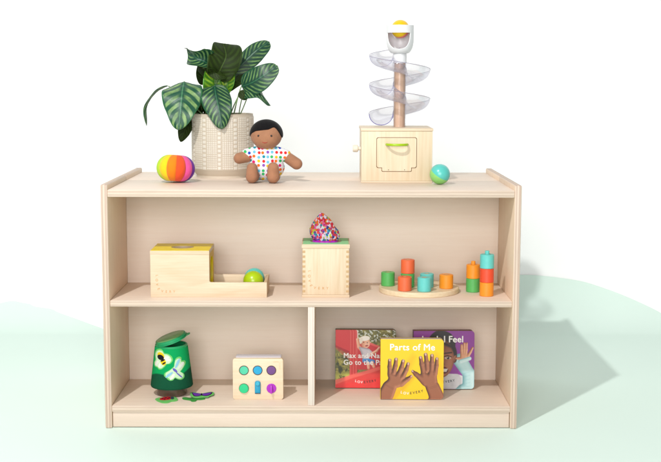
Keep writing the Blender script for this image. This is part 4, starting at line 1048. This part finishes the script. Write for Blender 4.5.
def bug(name, label, outline, prints, warp, base=FGREEN, group='felt bugs', on_jar=False):
    global W0
    W0c = [sum(p[k] for p in outline) / len(outline) for k in (0, 1)]
    t = thing(name, label, 'felt bug', W0, (0, 0, 0), group)
    obj('backing', bug_mesh(outline, .0016, warp, 'backing'), base, t, smooth=.7)
    if on_jar: obj('pale_print', bug_mesh([(W0c[0] + (x - W0c[0]) * .84, W0c[1] + (y - W0c[1]) * .84) for x, y in outline], .0002, warp, 'pale_print', .0016), FPALE, t, smooth=.7)
    for k, (nm, P, m, lay) in enumerate(prints): obj(nm, bug_mesh(P, .0003, warp, nm, .0018 + lay * .0003, 5), m, t, smooth=.7)
    return t
def elp(cx, cy, rx, ry, a=0, n=10): return [(cx + rx * math.cos(2 * PI * k / n) * math.cos(a) - ry * math.sin(2 * PI * k / n) * math.sin(a), cy + rx * math.cos(2 * PI * k / n) * math.sin(a) + ry * math.sin(2 * PI * k / n) * math.cos(a)) for k in range(n)]
F_ = lambda n, c: plain('print_' + n, rgb(*c), .9, .06, 90, spec=.1)
FB, FY, FW, FL, FV, FR, FP = F_('black', (28, 30, 38)), F_('yellow', (240, 204, 30)), F_('wing_white', (232, 232, 224)), F_('wing_blue', (150, 200, 226)), F_('violet', (110, 100, 190)), F_('ladybird_red', (200, 30, 44)), F_('purple', (118, 60, 180))
C = lambda L_: [c6(*p_) for p_ in L_]
p_ = c6(160, 200); W0 = J0 + Vector(((p_[0] - 172) * kx, -jr(jz(p_[1])), jz(p_[1])))
wp = cone_warp(0, 0)
bug('felt_bee', 'felt bee patch with white wings stuck on the upper left of the green jar',
    C([(70, 130), (100, 96), (150, 94), (178, 128), (215, 134), (252, 158), (268, 200), (240, 236), (205, 244), (180, 270), (150, 296), (118, 304), (96, 288), (66, 282), (54, 250), (72, 210), (64, 165)]),
    [('wing', C(elp(94, 240, 34, 13, 2.2)), FW, 0), ('wing', C(elp(124, 258, 26, 11, 1.9)), FW, 0), ('wing', C(elp(206, 194, 36, 15, .15)), FW, 0), ('wing', C(elp(196, 172, 30, 11, .0)), FW, 0),
     ('body', C(elp(138, 160, 40, 33, .5)), FY, 1), ('body', C(elp(165, 220, 28, 34, -.5)), FY, 1), ('head', C(elp(136, 176, 36, 26, .2)), FB, 2), ('stripe', C(elp(172, 232, 22, 8, -.55)), FB, 2), ('stripe', C(elp(160, 204, 26, 8, -.45)), FB, 2)], wp, on_jar=True)
p_ = c6(285, 300); W0 = J0 + Vector(((p_[0] - 172) * kx, -jr(jz(p_[1])), jz(p_[1])))
bug('felt_dragonfly', 'felt dragonfly patch with pale blue wings stuck on the front right of the jar',
    C([(290, 182), (318, 166), (344, 176), (350, 208), (376, 214), (388, 240), (374, 274), (352, 306), (340, 322), (372, 352), (374, 388), (346, 406), (312, 398), (284, 384), (262, 404), (232, 408), (206, 394), (190, 378), (168, 360), (176, 330), (214, 306), (248, 282), (272, 258), (278, 220)]),
    [('wing', C(elp(308, 236, 50, 13, -1.15)), FL, 0), ('wing', C(elp(338, 262, 42, 14, -.80)), FW, 0), ('wing', C(elp(226, 346, 46, 13, -.62)), FL, 0), ('wing', C(elp(258, 366, 36, 13, -.95)), FW, 0),
     ('body', C(elp(284, 302, 30, 12, .75)), FV, 1), ('tail', C(elp(324, 352, 42, 6, .78)), FV, 1)], wp, on_jar=True)
# bugs lying on the bottom board (drawn flat on the board)
def c7(x, y): return 150 + x * 70 / 661., 388 + y * 20 / 189.
def flat_warp(lift=0., tilt=0.):
    def f(x, y, d):
        q = onz(x, y, ZB + lift); return Vector((q.x, q.y, ZB + .0004 + lift + d + tilt * (q.x - W0.x))) - W0
    return f
D_ = lambda L_: [c7(*p_) for p_ in L_]
W0 = onz(*c7(155, 112), ZB)
bug('felt_ladybird', 'red spotted ladybird felt piece lying on the board in front of the jar', D_([(50, 108), (90, 96), (140, 92), (170, 82), (215, 84), (255, 100), (262, 120), (235, 130), (200, 134), (165, 146), (120, 146), (86, 136), (62, 124)]),
    [('body', D_(elp(152, 108, 62, 15, -.10, 14)), FR, 0), ('head', D_(elp(210, 104, 18, 12)), F_('slate', (52, 74, 84)), 1)] + [('spot', D_(elp(x, y, 9, 3)), FB, 2) for x, y in ((118, 108), (138, 116), (150, 103), (170, 112), (182, 102))], flat_warp())
W0 = onz(*c7(400, 108), ZB)
bug('felt_leaf', 'plain green felt leaf piece lying under the purple butterfly', D_([(305, 98), (330, 92), (370, 98), (410, 96), (450, 92), (500, 96), (520, 108), (480, 116), (445, 118), (430, 130), (395, 132), (380, 122), (340, 116), (312, 110)]),
    [('leaf_vein', D_(elp(400, 104, 50, 3)), F_('dark_vein', (50, 110, 62)), 0)], flat_warp(), FDEEP)
W0 = onz(*c7(490, 88), ZB)
bug('felt_butterfly', 'purple winged butterfly felt piece resting on the green leaf', D_([(380, 52), (410, 46), (450, 54), (490, 58), (530, 50), (575, 42), (606, 50), (600, 68), (570, 78), (550, 90), (520, 92), (490, 94), (450, 98), (410, 94), (384, 80)]),
    [('wing', D_([(404, 56), (440, 58), (478, 66), (478, 76), (450, 84), (424, 82), (410, 70)]), FP, 1), ('wing', D_([(496, 66), (530, 58), (578, 52), (572, 64), (548, 78), (520, 82), (496, 76)]), FP, 1),
     ('wing_edge', D_([(398, 53), (440, 56), (480, 64), (481, 78), (450, 87), (418, 85), (402, 70)]), FB, 0), ('wing_edge', D_([(492, 64), (530, 55), (586, 48), (580, 66), (550, 81), (520, 85), (492, 78)]), FB, 0), ('body', D_(elp(487, 71, 7, 11)), FB, 2)], flat_warp(.0030))

# ------------------------------------------------------------------ sensory puzzle board
YQ = .062; a0 = at(232.9, 399.3, YQ); a1 = at(283.3, 399.3, YQ); bw = a1.x - a0.x; z1_ = at(258, 358.6, YQ).z
puz = thing('busy_board', 'upright wooden activity board with six round coloured windows and knobs', 'activity board', ((a0.x + a1.x) / 2, YQ, ZB))
hb = z1_ - ZB
obj('panel', prism(rrect(-bw / 2, bw / 2, 0, hb, .0062, 8), .012, 'XZ', 0, .0011), wood('board_maple', rgb(242, 223, 194), rgb(230, 204, 168), 'X', 1.2, .7), puz)
mac, nt, b = nodes('frosted_box'); b.inputs['Base Color'].default_value = rgb(236, 232, 244); b.inputs['Roughness'].default_value = .3; b.inputs['Transmission Weight'].default_value = .15
obj('backing_box', prism(rrect(-bw / 2 + .006, bw / 2 - .005, .0012, hb + .0012, .003, 5), .030, 'XZ', .0122, .0008), mac, puz)
def P4(x, y): v = at(225 + x * 65 / 578., 350 + y * 52 / 462., YQ); return v.x - (a0.x + a1.x) / 2, v.z - ZB
def disc_y(prof, x, z):
    bm = lathe(prof, 48); bmesh.ops.rotate(bm, verts=bm.verts, matrix=Matrix.Rotation(PI / 2, 3, 'X')); bmesh.ops.translate(bm, verts=bm.verts, vec=(x, 0, z)); return bm
rq = 43 * 65 / 578. * (bw / 50.4)
RING = plain('dark_ring', rgb(84, 62, 56), .6)
for (x, y), c, ru in (((168, 181), (80, 205, 165), .5), ((290, 181), (30, 170, 218), .35), ((412, 181), (118, 72, 140), .3)):
    x, z = P4(x, y); r_ = obj('window', disc_y([(rq - .0014, 0), (rq + .0002, .0004), (rq, .0009), (rq - .0012, .0010), (rq - .0018, .0002)], x, z), RING, puz)
    bm = disc_y([(0, .0005), (rq - .0014, .0004)], x, z); obj('coloured_pane', bm, plain('pane_%d' % c[0], rgb(*c), ru, .10, 25), r_)
x, z = P4(168, 341); r_ = obj('knob_ring', disc_y([(0, .0002), (rq + .0004, .0002), (rq + .0004, .0008), (0, .0009)], x, z), RING, puz)
obj('push_button', disc_y([(rq - .0004, .0009), (rq - .0004, .0035), (rq - .0012, .0048), (0, .0052)], x, z), plain('green_button', rgb(34, 206, 138), .4), puz)
x, z = P4(291, 332); xw = .0071; x_, zt_ = P4(291, 272); x_, zb_ = P4(291, 389)
slot = obj('slider_slot', prism(rrect(x - xw, x + xw, zb_, zt_ - .002, (.004, .004, .0008, .0008)), .0007, 'XZ', -.0009), plain('slot_navy', rgb(22, 52, 84), .5), puz)
obj('slider', prism(rrect(x - xw + .0004, x + xw - .0004, zb_ + .0028, zt_, (.005, .005, .0006, .0006)), .0040, 'XZ', -.0052, .0008), plain('slider_blue', rgb(26, 160, 200), .38), slot)
obj('slider_tip', disc_y([(0, .0052), (.0052, .0052), (.0050, .0085), (.004, .0095), (0, .0098)], x, zt_ - .0062), plain('slider_tip_blue', rgb(60, 186, 218), .38), slot)
x, z = P4(413, 341); kb = obj('twist_knob', disc_y([(rq, 0), (rq, .0018), (rq - .001, .0026), (0, .0028)], x, z), plain('magenta_plastic', rgb(182, 30, 200), .4), puz)
obj('grip', prism(rrect(x - .0022, x + .0022, z - rq + .001, z + rq - .002, .0020), .0105, 'XZ', -.0130, .0008), plain('magenta_grip', rgb(190, 50, 205), .35), kb)
text_on('engraving', [('LOVE'[k], P4(432 + 13 * k, 104)[0], P4(0, 104)[1], 0) for k in range(4)] + [('VERY'[k], P4(487, 0)[0], P4(0, 118 + 16 * k)[1], -PI / 2) for k in range(4)], .0034, BRAND, puz, 0, -.0002)

# ------------------------------------------------------------------ light, world, camera
w = bpy.data.worlds.new('World'); SC.world = w; w.use_nodes = True
bg = w.node_tree.nodes['Background']; bg.inputs[0].default_value = (1, 1, 1, 1); bg.inputs[1].default_value = .31
ld = bpy.data.lights.new('key_lamp', 'AREA'); ld.shape = 'DISK'; ld.size = .08; ld.energy = 82; ld.color = (1, .99, .975)
lo_ = bpy.data.objects.new('key_lamp', ld); COL.objects.link(lo_); lo_.location = (-.95, -2.06, 2.86)
lo_.rotation_euler = (Vector((.2, .3, .5)) - lo_.location).to_track_quat('-Z', 'Y').to_euler()
fd = bpy.data.lights.new('softbox', 'AREA'); fd.shape = 'RECTANGLE'; fd.size = 2.4; fd.size_y = 2.0; fd.energy = 164; fd.color = (1, .99, .975)
fo = bpy.data.objects.new('softbox', fd); COL.objects.link(fo); fo.location = (-.30, -4.8, 1.55)
fo.rotation_euler = (Vector((.1, .2, .35)) - fo.location).to_track_quat('-Z', 'Y').to_euler()
cd = bpy.data.cameras.new('camera'); co = bpy.data.objects.new('camera', cd); COL.objects.link(co); SC.camera = co
M = Matrix((CR, CU, -CD)).transposed().to_4x4(); M.translation = CAM; co.matrix_world = M
cd.sensor_width = 36; cd.lens = FPX / IW * 36; cd.clip_start = .05; cd.clip_end = 100
SC.view_settings.view_transform = 'Standard'; SC.view_settings.look = 'None'; SC.view_settings.exposure = 0; SC.view_settings.gamma = 1
SC.cycles.max_bounces = 12; SC.cycles.diffuse_bounces = 8; SC.cycles.transparent_max_bounces = 24
SC.render.film_transparent = False
